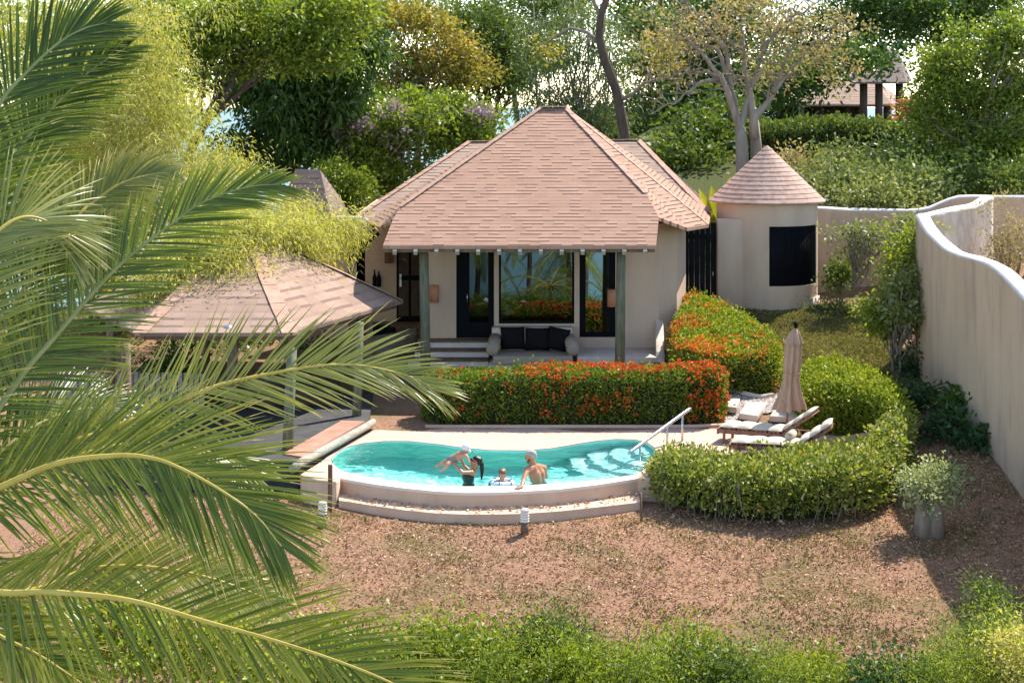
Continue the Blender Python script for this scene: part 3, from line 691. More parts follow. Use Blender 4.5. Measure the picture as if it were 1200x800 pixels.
# ------------------------------------------------------------------ buildings
def roof_mesh(name, faces, mat, parent, thick=.09):
    """faces: lists of 3-D points (counter-clockwise from above); given UVs in metres, then a thickness"""
    bm = bmesh.new(); uvl = bm.loops.layers.uv.new('UVMap'); cache = {}
    def vert(p):
        k = tuple(round(c, 4) for c in p)
        if k not in cache: cache[k] = bm.verts.new(k)
        return cache[k]
    for fc in faces:
        f = bm.faces.new([vert(p) for p in fc])
    bm.normal_update()
    for f in list(bm.faces):
        if f.normal.z < 0: f.normal_flip()
    def uvs(f):
        n = f.normal; u = Vector((0, 0, 1)).cross(n)
        u = u.normalized() if u.length > 1e-4 else Vector((1, 0, 0)); v = n.cross(u)
        for l in f.loops: l[uvl].uv = (l.vert.co.dot(u), l.vert.co.dot(v))
    for f in bm.faces: uvs(f)
    ret = bmesh.ops.extrude_face_region(bm, geom=list(bm.faces))
    top = [g for g in ret['geom'] if isinstance(g, bmesh.types.BMFace)]
    vb = set(v for f in top for v in f.verts)
    # the extruded copy is the new top: push the originals down
    for v in bm.verts:
        if v not in vb: v.co.z -= thick
    me = bpy.data.meshes.new(name); bm.to_mesh(me); bm.free()
    return link(name, me, mat, parent)
def ridge_caps(lines, mat, parent, wdt=.17, h=.012, pitch=.2):
    for a, b in lines:
        mb = MB(); a = Vector(a); b = Vector(b); L = (b-a).length; n = max(1, int(L/pitch)); d = (b-a)/n
        for i in range(n):
            p = a+d*i; q = a+d*(i+1.12)
            up = Vector((0, 0, 1)); mb.bar(p+up*(h*.5+.012*(i % 2)), q+up*(h*.25+.004), wdt*(.95+.1*rnd.random()), h, up)
        mb.build('ridge_cap', mat, parent)
def wall_run(mb, pts, z0, z1, th=.25):
    """upright walls along a polyline, th thick on its left side"""
    for (a, b) in zip(pts[:-1], pts[1:]):
        a = Vector((a[0], a[1])); b = Vector((b[0], b[1])); t = (b-a).normalized(); nrm = Vector((-t.y, t.x))
        q = [a, b, b+nrm*th, a+nrm*th]
        mb.prism([(v.x, v.y) for v in q], z0, z1)
FL = 1.08                                                            # house floor
house = thing('pavilion_house', 'pink shingled villa with a hipped roof and a shaded porch', 'house', (.6, 46, .1))
A_ = Vector((.85, 46.25, 7.36)); B_ = Vector((1.52, 46.25, 7.36))
h1 = Vector((3.53, 42.7, 5.12)); f1 = Vector((3.78, 41.8, 4.54)); c1 = Vector((3.62, 40.8, 3.9)); c0 = Vector((-3.25, 40.8, 3.9)); f0 = Vector((-3.07, 41.7, 4.48)); h0 = Vector((-2.9, 42.2, 4.8))
e0 = Vector((-3.58, 43.8, 4.13)); e1 = Vector((4.67, 43.3, 4.15)); e2 = Vector((5.42, 44.7, 4.14)); e3 = Vector((6.1, 49.6, 4.16)); e4 = Vector((-4.0, 49.6, 4.16)); e5 = Vector((-4.1, 45.8, 4.14))
roof_mesh('roof', [[c0, c1, f1, h1, B_, A_, h0, f0], [h1, e1, B_], [e1, e2, B_], [e2, e3, B_], [e3, e4, A_, B_], [e4, e5, A_], [e5, e0, A_], [e0, h0, A_], [h0, e0, f0], [f1, e1, h1]], M_shingle, house)
ridge_caps([(h1, B_), (A_, h0), (e2, B_)], M_cap, house)
ridge_caps([(A_, B_)], M_cap, house, .3, .04)
ra = Vector((-1.35, 52, 6.25)); rb = Vector((4.05, 52, 6.3)); r0_ = Vector((-4.75, 47.6, 4.02)); r1_ = Vector((5.85, 48.4, 4.25)); r2_ = Vector((6.6, 56.6, 4.2)); r3_ = Vector((-4.75, 56.6, 4.0))
roof_mesh('rear_roof', [[r0_, r1_, rb, ra], [r1_, r2_, rb], [r2_, r3_, ra, rb], [r3_, r0_, ra]], M_shingle_brown, house)
ridge_caps([(rb, r1_), (ra, rb), (r0_, ra)], M_cap, house, .2)
# walls with their openings
mb = MB(); Y0, Y1 = 44.2, 44.45; ZT = 4.32
DX0, DX1, WX0, WX1, GX0, GX1 = -1.52, -.49, -.36, 1.70, 1.84, 2.82
WZ0, GZ0, HZ = 1.47, 1.10, 3.62
mb.box(-2.45, DX0, Y0, Y1, .2, ZT); mb.box(DX0, GX1, Y0, Y1, HZ, ZT)
mb.box(DX1, WX0, Y0, Y1, .2, HZ); mb.box(WX1, GX0, Y0, Y1, .2, HZ); mb.box(WX0, WX1, Y0, Y1, .2, WZ0); mb.box(GX0, GX1, Y0, Y1, .2, GZ0)
mb.box(DX0, DX1, Y0, Y1, .2, FL); mb.box(GX1, 4.0, Y0, Y1, .2, ZT)
mb.build('porch_wall', M_stucco, house)
mb = MB(); wall_run(mb, [(4.0, 44.2), (4.55, 44.75), (4.92, 45.9), (5.15, 48.2), (5.15, 55.5), (-4.6, 55.5), (-4.6, 48.0), (-3.42, 48.0)], -.2, 4.2)
wall_run(mb, [(-2.62, 48.0), (-2.45, 48.0)], -.2, 4.2); wall_run(mb, [(-2.45, 48.0), (-2.45, 44.451)], -.2, 4.25)
mb.build('wall', M_stucco, house)
mb = MB(); mb.box(-2.44, 4.9, 44.46, 50.5, .3, FL); mb.box(-2.2, 4.9, 50.3, 50.5, FL, 4.2); mb.build('floor_slab', M_wood_dark, house)
def mat_glass(name, tint=(.55, .62, .62), refl=.30):
    m, t, out = nt(name); L = t.links.new
    tr = N(t, 'ShaderNodeBsdfTransparent'); tr.inputs[0].default_value = (*tint, 1)
    gl = N(t, 'ShaderNodeBsdfGlossy', i_Roughness=.0); gl.inputs[0].default_value = (.62, .72, .74, 1)
    mx = N(t, 'ShaderNodeMixShader', i_0=refl); L(tr.outputs[0], mx.inputs[1]); L(gl.outputs[0], mx.inputs[2]); L(mx.outputs[0], out.inputs[0]); return m
M_glass = mat_glass('window_glass', refl=.14); M_glass2 = mat_glass('door_glass', (.5, .55, .5), .07); M_glass3 = mat_glass('side_glass', (.6, .65, .62), .30)
def frame(name, x0, x1, z0, z1, y, parent, fw, d=.09, sill=None, mat=None):
    mb = MB(); b = sill or fw
    mb.box(x0, x0+fw, y, y+d, z0, z1); mb.box(x1-fw, x1, y, y+d, z0, z1)
    mb.box(x0+fw, x1-fw, y, y+d, z1-fw, z1); mb.box(x0+fw, x1-fw, y, y+d, z0, z0+b)
    return mb.build(name, mat or M_black, parent)
def pane(x0, x1, z0, z1, y, parent, mat):
    mb = MB(); mb.box(x0, x1, y, y+.012, z0, z1); return mb.build('pane', mat, parent)
fr_ = frame('window', WX0, WX1, WZ0, HZ, 44.24, house, .06); pane(WX0+.06, WX1-.06, WZ0+.06, HZ-.06, 44.28, fr_, M_glass)
fr_ = frame('side_window', GX0, GX1, GZ0, HZ, 44.24, house, .17, sill=.14); pane(GX0+.17, GX1-.17, GZ0+.14, HZ-.17, 44.28, fr_, M_glass3)
fr_ = frame('glass_door', DX0, DX1, FL, HZ, 44.24, house, .16, sill=.42)
mb = MB(); mb.box(DX0+.16, DX0+.36, 44.245, 44.32, FL+.42, HZ-.16); mb.build('stile', M_black, fr_)
pane(DX0+.36, DX1-.16, FL+.42, HZ-.16, 44.28, fr_, M_glass2)
mb = MB(); mb.tube([(DX0+.3, 44.2, 2.05), (DX0+.3, 44.2, 2.3)], .014); mb.bar((DX0+.3, 44.2, 2.08), (DX0+.3, 44.25, 2.08), .02, .02); mb.bar((DX0+.3, 44.2, 2.27), (DX0+.3, 44.25, 2.27), .02, .02); mb.build('handle', M_steel, fr_)
# recessed entrance door at the left
dr = MB(); dr.box(-3.42, -2.62, 48.02, 48.12, FL-.05, 3.6); dr = dr.build('entrance_door', M_black, house)
mb = MB(); [mb.box(-3.36+i*.37, -3.36+i*.37+.30, 47.99, 48.018, FL+.1+j*1.2, FL+1.15+j*1.2) for i in range(2) for j in range(2)]; mb.build('panel', M_wood_dark, dr)
mb = MB(); mb.lathe([(.022, 0), (.035, .01), (.035, .03), (.02, .05)], (-3.3, 47.95, 2.28)); mb.box(-3.33, -3.27, 47.975, 47.99, 2.05, 2.42); mb.build('handle', M_steel, dr)
mb = MB(); mb.box(-4.5, -2.5, 47.0, 47.98, .55, FL-.06); mb.box(-4.2, -2.5, 46.4, 46.98, .3, .86); mb.build('entrance_step', M_wood, house, bevel=.02)
# porch posts, beam, rafters
for (x, dx) in ((-2.22, -.03), (2.76, .02)):
    mb = MB(); mb.tube([(x-dx, 41.3, .1), (x, 41.3, 2), (x+dx, 41.3, 3.84)], [.135, .125, .115], 14); mb.build('post', M_post, house)
mb = MB(); mb.tube([(-3.0, 41.3, 3.93), (3.45, 41.3, 3.93)], .09, 10); mb.build('beam', M_wood, house)
for i in range(13):
    x = -2.95+i*.525; mb = MB(); mb.bar((x, 40.74, 3.72), (x, 41.9, 4.46), .10, .12); mb.build('rafter', M_wood_pale, house)
mb = MB(); mb.bar((c0.x+.02, 40.86, 3.77), (c1.x-.02, 40.86, 3.77), .03, .09); mb.build('fascia', M_wood, house)
mb = MB(); mb.add([(-3.0, 41.0, 3.92), (3.5, 41.0, 3.92), (2.45, 44.1, 5.88), (-1.05, 44.1, 5.88)], [(0, 1, 2, 3)]); mb.build('ceiling', M_wood_dark, house)
# plinth, steps, daybed base
mb = MB(); mb.box(1.72, 3.98, 42.55, 44.19, -.2, .82); mb.build('plinth', M_stucco_fair, house, bevel=.03)
mb = MB(); mb.prism([(3.78, 42.6), (4.0, 42.35), (4.12, 44.19), (3.9, 44.19)], [.0]*4, [.83, .72, 1.55, 1.62]); mb.build('buttress', M_stucco_fair, house, bevel=.03)
mb = MB(); mb.box(-.62, 1.715, 42.5, 44.19, -.2, .60); mb.build('daybed_base', M_stucco_fair, house, bevel=.04)
mb = MB(); mb.box(-.55, 1.65, 43.75, 44.195, .6, 1.42); mb.build('daybed_back', M_stucco_fair, house, bevel=.06)
LX = [-2.55, -2.65, -2.8, -2.9, -3.0]
for i in range(4):
    st = MB(); zt = FL-i*.205; y1 = 44.19-i*.33
    st.box(LX[i]+.04, -.63, y1-.36, y1, -.2, zt-.06); s_ = st.build('step', M_white, house)
    tr = MB(); tr.box(LX[i], -.63, y1-.42, y1, zt-.058, zt); tr.build('tread', M_wood, s_, bevel=.012)
mb = MB(); mb.box(-3.6, -.4, 42.0, 42.85, -.25, .22); mb.build('landing', M_stone, house)
# the stucco canopy wing at the upper left of the house
wing = thing('curved_wall', 'low pink stucco wall with white rounded top left of the big roof', 'wall', (-4.4, 46.6, .4))
q = [V(384, 262, 46.6), V(393, 258, 46.6), V(408, 258.5, 46.6), V(424, 258.5, 46.6), V(431, 263, 46.6), V(438, 267, 46.6), V(406, 296, 46.6), V(384, 300, 46.6)]
mb = MB(); n_ = len(q); d_ = Vector((0, .35, 0)); mb.add([p for p in q]+[p+d_ for p in q], [tuple(range(n_)), tuple(range(2*n_-1, n_-1, -1))]+[(i, n_+i, n_+(i+1) % n_, (i+1) % n_) for i in range(n_)])
mb.build('panel', M_stucco, wing, bevel=.03)
mb = MB(); mb.tube([p+Vector((0, .17, .03)) for p in q[:6]], .09, 8); mb.build('coping', M_white, wing)
mb = MB(); mb.bar(q[5]+Vector((.02, .1, -.05)), q[6]+Vector((.02, .1, -.05)), .4, .06); mb.bar(q[5]+Vector((.1, .3, -.2)), q[6]+Vector((.1, .3, -.2)), .6, .1); mb.build('edge_trim_shade', M_black, wing)  # black trim, its lower bar painting the under-eave shade
mb = MB(); mb.prism([(-5.5, 46.7), (-4.72, 46.7), (-4.72, 46.9), (-5.5, 46.9)], .2, 3.2); mb.build('pier', M_stucco, wing)
# wall lamps
def wall_lamp(x, y, z, label, r=.125, h=.46, mat=M_lamp, flat=False):
    lt = thing('wall_lamp', label, 'wall lamp', (x, y, z), 'paper wall lamps on the villa')
    mb = MB()
    if flat: mb.box(x-r, x+r, y-.16, y-.03, z-h/2, z+h/2); mb.build('shade', mat, lt, bevel=.015)
    else:
        mb.lathe([(r, -h/2), (r, h/2)], (x, y-r*.75, z), 20); mb.build('shade', mat, lt)
    mb = MB(); mb.box(x-.06, x+.06, y-.04, y-.003, z-.08, z+.08); mb.build('bracket', M_wood_dark, lt)
wall_lamp(-2.12, 44.2, 2.30, 'orange paper wall lamp beside the left green post')
wall_lamp(2.72, 44.2, 2.18, 'orange paper wall lamp beside the right green post')
wall_lamp(-3.63, 48.0, 3.0, 'brown wooden box lamp high on the wall left of the entrance door', .13, .5, M_wood, True)
for i, x in enumerate((-4.06, -3.93)):
    mb = MB(); z_ = 7.5-(336-120)/F*47.9
    mb.lathe([(.055, 0), (.06, .03), (.06, .28), (.03, .36), (.022, .40), (.022, .5 if i == 0 else .46)], (x, 47.91, z_), 14)
    bt = mb.build('bottle_ornament', M_black)
    tag(bt, ['slim black bottle-shaped ornament on the left wall, the outer and taller', 'slim black bottle-shaped ornament on the left wall, the one nearer the door'][i], 'ornament', 'bottle ornaments')
# lamp inside the window
tl = thing('table_lamp', 'white-shaded table lamp behind the big window', 'table lamp', (-.12, 44.75, 1.1))
mb = MB(); mb.lathe([(.17, 0), (.10, .24)], (-.12, 44.75, 1.66), 20); mb.build('lamp_shade', M_shade, tl)
mb = MB(); mb.lathe([(.08, 0), (.08, .02), (.02, .05), (.02, .58)], (-.12, 44.75, FL), 12); mb.build('lamp_base', M_wood_dark, tl)
# daybed cushions
def cushion(name, label, cat, loc, size, rot, mat, group=None, puff=.5, cuts=8):
    sx, sy, sz = size; bm = bmesh.new()
    bmesh.ops.create_grid(bm, x_segments=cuts, y_segments=cuts, size=.5)
    top = [v.co.copy() for v in bm.verts]; bm.free()
    vs = []; fs = []; n1 = cuts+1
    for s in (1, -1):
        for v in top:
            a, b = abs(v.x*2), abs(v.y*2); e = (1-a**4)*(1-b**4)
            pin = 1-.06*(a*a*(1-b*b)+b*b*(1-a*a))*0-.05*((1-a*a)*b**6+(1-b*b)*a**6)
            vs.append((v.x*sx*pin, v.y*sy*pin, s*sz*.5*(max(e, 0)**puff)))
    for s in range(2):
        for i in range(cuts):
            for j in range(cuts):
                a = s*n1*n1+i*n1+j; qd = (a, a+1, a+n1+1, a+n1); fs.append(qd if s == 0 else qd[::-1])
    me = bpy.data.meshes.new(name); me.from_pydata(vs, [], fs); bm = bmesh.new(); bm.from_mesh(me); bmesh.ops.remove_doubles(bm, verts=bm.verts, dist=1e-4)
    bmesh.ops.recalc_face_normals(bm, faces=bm.faces)
    for f in bm.faces: f.smooth = True
    bm.to_mesh(me); bm.free()
    o = link(name, me, mat); o.location = loc; o.rotation_euler = rot
    return tag(o, label, cat, group)
mb = MB(); mb.box(-.5, 1.6, 42.58, 43.72, .60, .83); tag(mb.build('seat_mattress', M_beige, bevel=.06, seg=3), 'long taupe mattress on the white daybed', 'mattress')
R90 = math.radians(90)
cushion('black_pillow', 'black pillow at the left end of the daybed', 'pillow', (.02, 43.62, 1.16), (.66, .62, .26), (math.radians(72), 0, math.radians(6)), M_blackcloth, 'black pillows on the daybed')
cushion('black_pillow', 'black pillow in the middle of the daybed', 'pillow', (.68, 43.6, 1.14), (.66, .62, .26), (math.radians(70), 0, math.radians(-2)), M_blackcloth, 'black pillows on the daybed')
cushion('black_pillow', 'black pillow at the right end of the daybed, turned inward', 'pillow', (1.22, 43.55, 1.15), (.62, .62, .26), (math.radians(70), math.radians(8), math.radians(-22)), M_blackcloth, 'black pillows on the daybed')
for s, lab in ((-1, 'taupe wedge bolster at the left arm of the daybed'), (1, 'taupe wedge bolster at the right arm of the daybed')):
    mb = MB(); cx = .55+s*1.02
    a = Vector((cx+s*.05, 42.75, .96)); b = Vector((cx-s*.02, 43.7, 1.14))
    mb.tube([a, a.lerp(b, .03), a.lerp(b, .97), b], [.11, .165, .165, .11], 16); tag(mb.build('bolster', M_beige), lab, 'bolster', 'bolsters on the daybed')
# left garden wall below the entrance, dark pots on it
mb = MB(); q = [V(396, 408, 43.5), V(425, 399, 44.2), V(460, 393, 44.6), V(487, 387, 44.9)]
for a, b in zip(q[:-1], q[1:]): mb.prism([(a.x, a.y), (b.x, b.y), (b.x, b.y+.45), (a.x, a.y+.45)], -.2, [a.z, b.z, b.z+.02, a.z+.02])
tag(mb.build('retaining_wall', M_stonewall, bevel=.03), 'dark mossy stone retaining wall left of the porch steps', 'wall')
def pot(x, y, z, r, label):
    rt = thing('black_pot', label, 'pot', (x, y, z), 'black pots by the entrance')
    mb = MB(); mb.lathe([(r*.6, 0), (r*.95, .12), (r, .25), (r*.8, .36), (r*.86, .4), (r*.7, .4)], (x, y, z), 18); mb.build('body', M_black, rt)
pot(-3.72, 45.9, .78, .33, 'wide black pot beside the sala roof corner'); pot(-3.42, 45.7, .76, .17, 'small black pot nearest the entrance step')

# round hut
hut = thing('round_hut', 'round pink hut with a pointed shingle cone roof', 'hut', (7.62, 48.45, 1.5))
hx, hy, hr = 7.62, 48.45, 1.49
def arc_wall(a0, a1, z0, z1, r, n=40):
    mb = MB(); vs = []; fs = []
    for i in range(n+1):
        a = lerp(a0, a1, i/n); c = Vector((math.sin(a), -math.cos(a), 0))
        for rr, z in ((r, z0), (r, z1), (r-.2, z1), (r-.2, z0)): vs.append(Vector((hx, hy, z))+c*rr)
    for i in range(n):
        for k in range(4): fs.append((i*4+k, (i+1)*4+k, (i+1)*4+(k+1) % 4, i*4+(k+1) % 4))
    fs += [(0, 1, 2, 3), (n*4+3, n*4+2, n*4+1, n*4)]
    return vs, [f[::-1] for f in fs]
wa0, wa1 = math.radians(-6.5), math.radians(66)
mb = MB()
for args in ((wa1, wa0+2*math.pi, 1.0, 4.6, hr, 120), (wa0, wa1, 1.0, 2.17, hr, 30), (wa0, wa1, 3.9, 4.6, hr, 30)):
    vs_, fs_ = arc_wall(*args); mb.add(vs_, fs_)
mb.build('wall', M_stucco, hut)
mb = MB(); vs_, fs_ = arc_wall(wa0, wa1, 2.171, 3.899, hr-.04, 20); mb.add(vs_, fs_, True); win = mb.build('window', M_slats, hut)
mb = MB()
for i in range(26):
    a = lerp(wa0+.02, wa1-.02, i/25); c = Vector((math.sin(a), -math.cos(a), 0)); p = Vector((hx, hy, 0))+c*(hr-.035)
    mb.bar(p+Vector((0, 0, 2.2)), p+Vector((0, 0, 3.87)), .028, .03, c)
mb.build('slats', M_black, win)
mb = MB(); rr_ = 1.70; nseg = 48; courses = 13
for k in range(courses):
    t0, t1 = k/courses, (k+1)/courses; za, zb = lerp(4.58, 6.2, t0), lerp(4.58, 6.2, t1)
    ra_, rb_ = lerp(rr_, .015, t0)+.02, lerp(rr_, .015, t1)
    vs = []; fs = []
    for i in range(nseg):
        a = 2*math.pi*i/nseg; j = .012*rnd.random()
        vs += [(hx+math.cos(a)*(ra_+j), hy+math.sin(a)*(ra_+j), za-.02-j), (hx+math.cos(a)*(ra_+j), hy+math.sin(a)*(ra_+j), za+.012), (hx+math.cos(a)*rb_, hy+math.sin(a)*rb_, zb+.012)]
    for i in range(nseg):
        n2 = (i+1) % nseg
        fs += [(i*3, n2*3, n2*3+1, i*3+1), (i*3+1, n2*3+1, n2*3+2, i*3+2)]
    mb.add(vs, fs)
mb.lathe([(rr_+.01, 4.555), (rr_-.3, 4.5)], (hx, hy, 0), nseg)
M_cone = mat_noise('shingle_cone', [(.25, (.30, .195, .15)), (.55, (.46, .31, .245)), (.8, (.56, .40, .33))], scale=6, rough=.9, bump=.5, bscale=30, dist=.02, spec=.1)
mb.build('roof', M_cone, hut)
mb = MB(); mb.prism([(5.98, 47.25), (6.75, 47.25), (6.75, 47.6), (5.98, 47.6)], 1.0, 4.1); mb.build('side_wall', M_stucco, hut, bevel=.05)
vs_, fs_ = arc_wall(math.radians(48), math.radians(75), 1.2, 1.78, hr+.06, 8); mb = MB(); mb.add(vs_, fs_, True); mb.build('plinth', M_stucco_fair, hut)
gate = thing('garden_gate', 'tall black plank gate between the villa and the round hut', 'gate', (5.5, 47.5, 1.3))
mb = MB(); [mb.box(5.02+i*.16, 5.02+i*.16+.15, 47.45, 47.49, 1.2, 3.98) for i in range(6)]; mb.build('planks', M_slats, gate)
for z_ in (1.4, 3.5): mb = MB(); mb.box(5.0, 5.98, 47.495, 47.55, z_, z_+.15); mb.build('rail', M_black, gate)
mb = MB(); mb.tube([(5.88, 47.43, 2.4), (5.88, 47.43, 2.55)], .02, 8); mb.build('handle', M_steel, gate)

# walls on the right
def wavy_wall(name, label, pts, th, mat, cap, mat_cap=None, base=-1.5, bevel=.1):
    """pts: (x, y, z top) along the face; th thick to the right of the walking direction"""
    w_ = thing(name, label, 'wall', (pts[0][0], pts[0][1], base))
    P = [Vector(p) for p in pts]; vs = []; fs = []; n = len(P)
    for i, p in enumerate(P):
        t = (P[min(i+1, n-1)]-P[max(i-1, 0)]); t.z = 0; t.normalize(); r = Vector((t.y, -t.x, 0))
        prof = [(0, base), (0, p.z-.1), (.03, p.z-.03), (th*.25, p.z+.015), (th*.5, p.z+.03), (th*.75, p.z+.015), (th-.03, p.z-.03), (th, p.z-.1), (th, base)]
        for (o, z) in prof: vs.append(Vector((p.x, p.y, 0))+r*o+Vector((0, 0, z)))
    m = 9
    for i in range(n-1):
        for k in range(m-1): fs.append((i*m+k, i*m+k+1, (i+1)*m+k+1, (i+1)*m+k))
    fs += [tuple(range(m)), tuple((n-1)*m+k for k in range(m-1, -1, -1))]
    body = MB(); body.add(vs, [f[::-1] for f in fs], True)
    me = body.mesh('body'); bm = bmesh.new(); bm.from_mesh(me); bmesh.ops.recalc_face_normals(bm, faces=bm.faces)
    for f in bm.faces: f.smooth = len(f.verts) == 4
    bm.to_mesh(me); bm.free()
    link('body', me, mat, w_)
    cp = MB()
    for i, p in enumerate(P):
        pass
    vs = []; fs = []
    for i, p in enumerate(P):
        t = (P[min(i+1, n-1)]-P[max(i-1, 0)]); t.z = 0; t.normalize(); r = Vector((t.y, -t.x, 0))
        for (o, z) in [(-.012, p.z-.09), (.025, p.z-.015), (th*.25, p.z+.03), (th*.5, p.z+.045), (th*.75, p.z+.03), (th-.025, p.z-.015), (th+.012, p.z-.09)]:
            vs.append(Vector((p.x, p.y, 0))+r*o+Vector((0, 0, z+.006*math.sin(i*1.7+o*9))))
    for i in range(n-1):
        for k in range(6): fs.append((i*7+k, (i+1)*7+k, (i+1)*7+k+1, i*7+k+1))
    cp.add(vs, fs, True); cp.build('coping', mat_cap or M_white, w_)
    return w_
TOP = [(41.6, 4.62), (41.3, 4.52), (41, 4.42), (40.5, 4.3), (40, 4.22), (39.5, 4.15), (39, 4.09), (38.5, 4.04), (38, 4.01), (37, 4.01), (36, 4.05), (35, 4.07), (34.5, 4.06), (34, 4.03), (33.5, 3.97), (33, 3.89), (32, 3.7), (31, 3.5), (30, 3.36), (29, 3.28), (28, 3.22), (27, 3.1), (26.2, 2.95)]
wavy_wall('stucco_wall', 'tall wavy-topped stucco wall along the right side of the garden', [(lerp(10.2, 10.68, (y-27)/14.6), y, z) for y, z in TOP][::-1], -.32, M_stucco_wall, True)
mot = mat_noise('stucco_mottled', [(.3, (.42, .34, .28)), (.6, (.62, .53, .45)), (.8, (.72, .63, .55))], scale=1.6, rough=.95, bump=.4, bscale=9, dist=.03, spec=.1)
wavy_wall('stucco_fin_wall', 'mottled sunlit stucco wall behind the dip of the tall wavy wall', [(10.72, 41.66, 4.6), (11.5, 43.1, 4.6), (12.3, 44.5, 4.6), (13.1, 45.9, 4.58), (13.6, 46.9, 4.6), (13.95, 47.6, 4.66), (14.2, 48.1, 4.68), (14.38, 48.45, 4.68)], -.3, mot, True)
bk = [(9.0, 48.9, 4.33), (9.6, 49.3, 4.28), (10.4, 49.8, 4.2), (11.3, 50, 4.18), (12.2, 50, 4.16), (12.6, 50, 4.18), (12.9, 50, 4.24), (13.2, 50, 4.38), (13.5, 50, 4.5), (13.8, 50, 4.58), (14.2, 50, 4.6), (15, 50, 4.59), (16, 50, 4.58), (18, 50, 4.5)]
wavy_wall('garden_wall', 'long low stucco wall running right from the round hut', bk, -.3, M_stucco_wall, True, base=.8)

# ------------------------------------------------------------------ sala at the left
sala = thing('garden_sala', 'open timber sala with a wide shingle roof beside the pool', 'pavilion', (-6, 38, .2))
ap = Vector((-6.75, 41, 4.35)); sv = [Vector((-8.25, 35.9, 2.4)), Vector((-4.92, 35.9, 2.4)), Vector((-2.8, 41.6, 2.42)), Vector((-4.9, 45.2, 2.4)), Vector((-8.6, 45.6, 2.4)), Vector((-10.9, 41, 2.4))]
roof_mesh('roof', [[sv[i], sv[(i+1) % 6], ap] for i in range(6)], M_shingle_big, sala, .08)
ridge_caps([(sv[i]*1.0, ap) for i in range(6)], M_cap, sala, .34, .006, .45)
for i in range(6):
    a, b = sv[i], sv[(i+1) % 6]; d = Vector((0, 0, -.14)); mb = MB(); c = Vector((ap.x, ap.y, 2.4))
    mb.bar(a.lerp(c, .05)+d, b.lerp(c, .05)+d, .06, .1); mb.build('eave_beam', M_wood, sala)
dz = .2
dpoly = [(-4.33, 32.9), (-3.27, 37.0), (-3.5, 41.0), (-8.0, 42.3), (-9.6, 37.5), (-8.2, 33.0)]
if polyarea(dpoly) < 0: dpoly.reverse()
mb = MB(); mb.prism(dpoly, -.9, dz); mb.build('deck', M_deck_shaded, sala, bevel=.02)
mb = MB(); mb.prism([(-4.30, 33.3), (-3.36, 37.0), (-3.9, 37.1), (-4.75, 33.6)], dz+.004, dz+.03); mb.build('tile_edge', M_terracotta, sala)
mb = MB(); mb.tube([(-4.42, 32.6, .13), (-4.3, 33.1, .16), (-3.75, 35, .17), (-3.22, 37.0, .17), (-3.2, 37.3, .15)], [.085, .09, .09, .085, .08], 12); mb.build('edge_log', M_wood_pale, sala)
for (px, py, zt, mt, r) in ((418, 487, 2.36, M_post, .10), (337, 527, 2.32, M_post, .11), (268, 505, 2.32, M_wood, .12)):
    b = G(px, py, dz); mb = MB(); top = Vector((b.x*.985, b.y+.15, zt)); mb.tube([b, b.lerp(top, .5), top], [r*1.05, r, r*.95], 12); mb.build('post', mt, sala)
for (x, y) in ((-3.6, 40.8), (-7.9, 41.9), (-9.3, 37.6), (-8.0, 33.6)):
    mb = MB(); mb.tube([(x, y, dz), (x, y, 2.5)], .1, 12); mb.build('post', M_wood, sala)
# benches / dark floor cushions inside the sala
mb = MB(); mb.box(-7.6, -4.3, 39.0, 40.6, dz, .62); mb.build('bench', M_wood_dark, sala, bevel=.03)
mb = MB(); p = V(268, 386, 36.3); mb.lathe([(.14, -.02), (.15, .05), (.11, .13), (.05, .17)], (p.x, p.y-.1, p.z-.05), 16)
sp = mb.build('flood_lamp', M_steel); tag(sp, 'small grey dome lamp on the front eave of the sala roof', 'lamp')
# pale paling fence at the left of the sala
fn = thing('paling_fence', 'pale weathered paling fence seen through the palm fronds', 'fence', (-9, 37.6, 0))
mb = MB()
for i in range(26):
    x = -10.6+i*.13; mb.box(x, x+.1, 38.2, 38.24, -.1, 1.1+.05*rnd.random())
mb.build('palings', M_wood_pale, fn)
for z_ in (.25, .85): mb = MB(); mb.box(-10.7, -7.1, 38.245, 38.3, z_, z_+.1); mb.build('rail', M_wood, fn)

# ------------------------------------------------------------------ other buildings behind
ob = thing('outbuilding', 'small outbuilding with a steep brown pyramid roof behind the sala', 'outbuilding', (-6.3, 53, 0))
a0, a1 = V(346, 198, 53), V(375, 199, 53); b0, b1, b2 = V(333, 254, 52), V(389, 257, 52), V(404, 253, 53.6); b3 = Vector((b0.x-.6, 55, b0.z)); b4 = Vector((b2.x, 55.5, b2.z))
roof_mesh('roof', [[b0, b1, a1, a0], [b1, b2, a1], [b2, b4, a1], [b4, b3, a0, a1], [b3, b0, a0]], M_shingle_old, ob)
mb = MB(); mb.box(b0.x+.3, b2.x-.4, 52.3, 54.9, -.5, b1.z); mb.build('wall', M_stucco, ob)
fh = thing('distant_house', 'far small house with a pink gable end between the trees', 'house', (-5.6, 66, -2))
p0, p1, p2 = V(424, 203, 66), V(448, 222, 66), V(400, 222, 66)
roof_mesh('roof', [[p0, p1, p1+Vector((0, 5, 0)), p0+Vector((0, 5, 0))], [p2, p0, p0+Vector((0, 5, 0)), p2+Vector((0, 5, 0))]], M_shingle, fh)
mb = MB(); mb.box(p2.x+.3, p1.x-.3, 66.2, 70.8, -3, p1.z-.05); mb.add([(p2.x+.3, 66.2, p1.z-.05), (p1.x-.3, 66.2, p1.z-.05), (p0.x, 66.2, p0.z-.15)], [(0, 1, 2)]); mb.build('wall', M_stucco, fh)
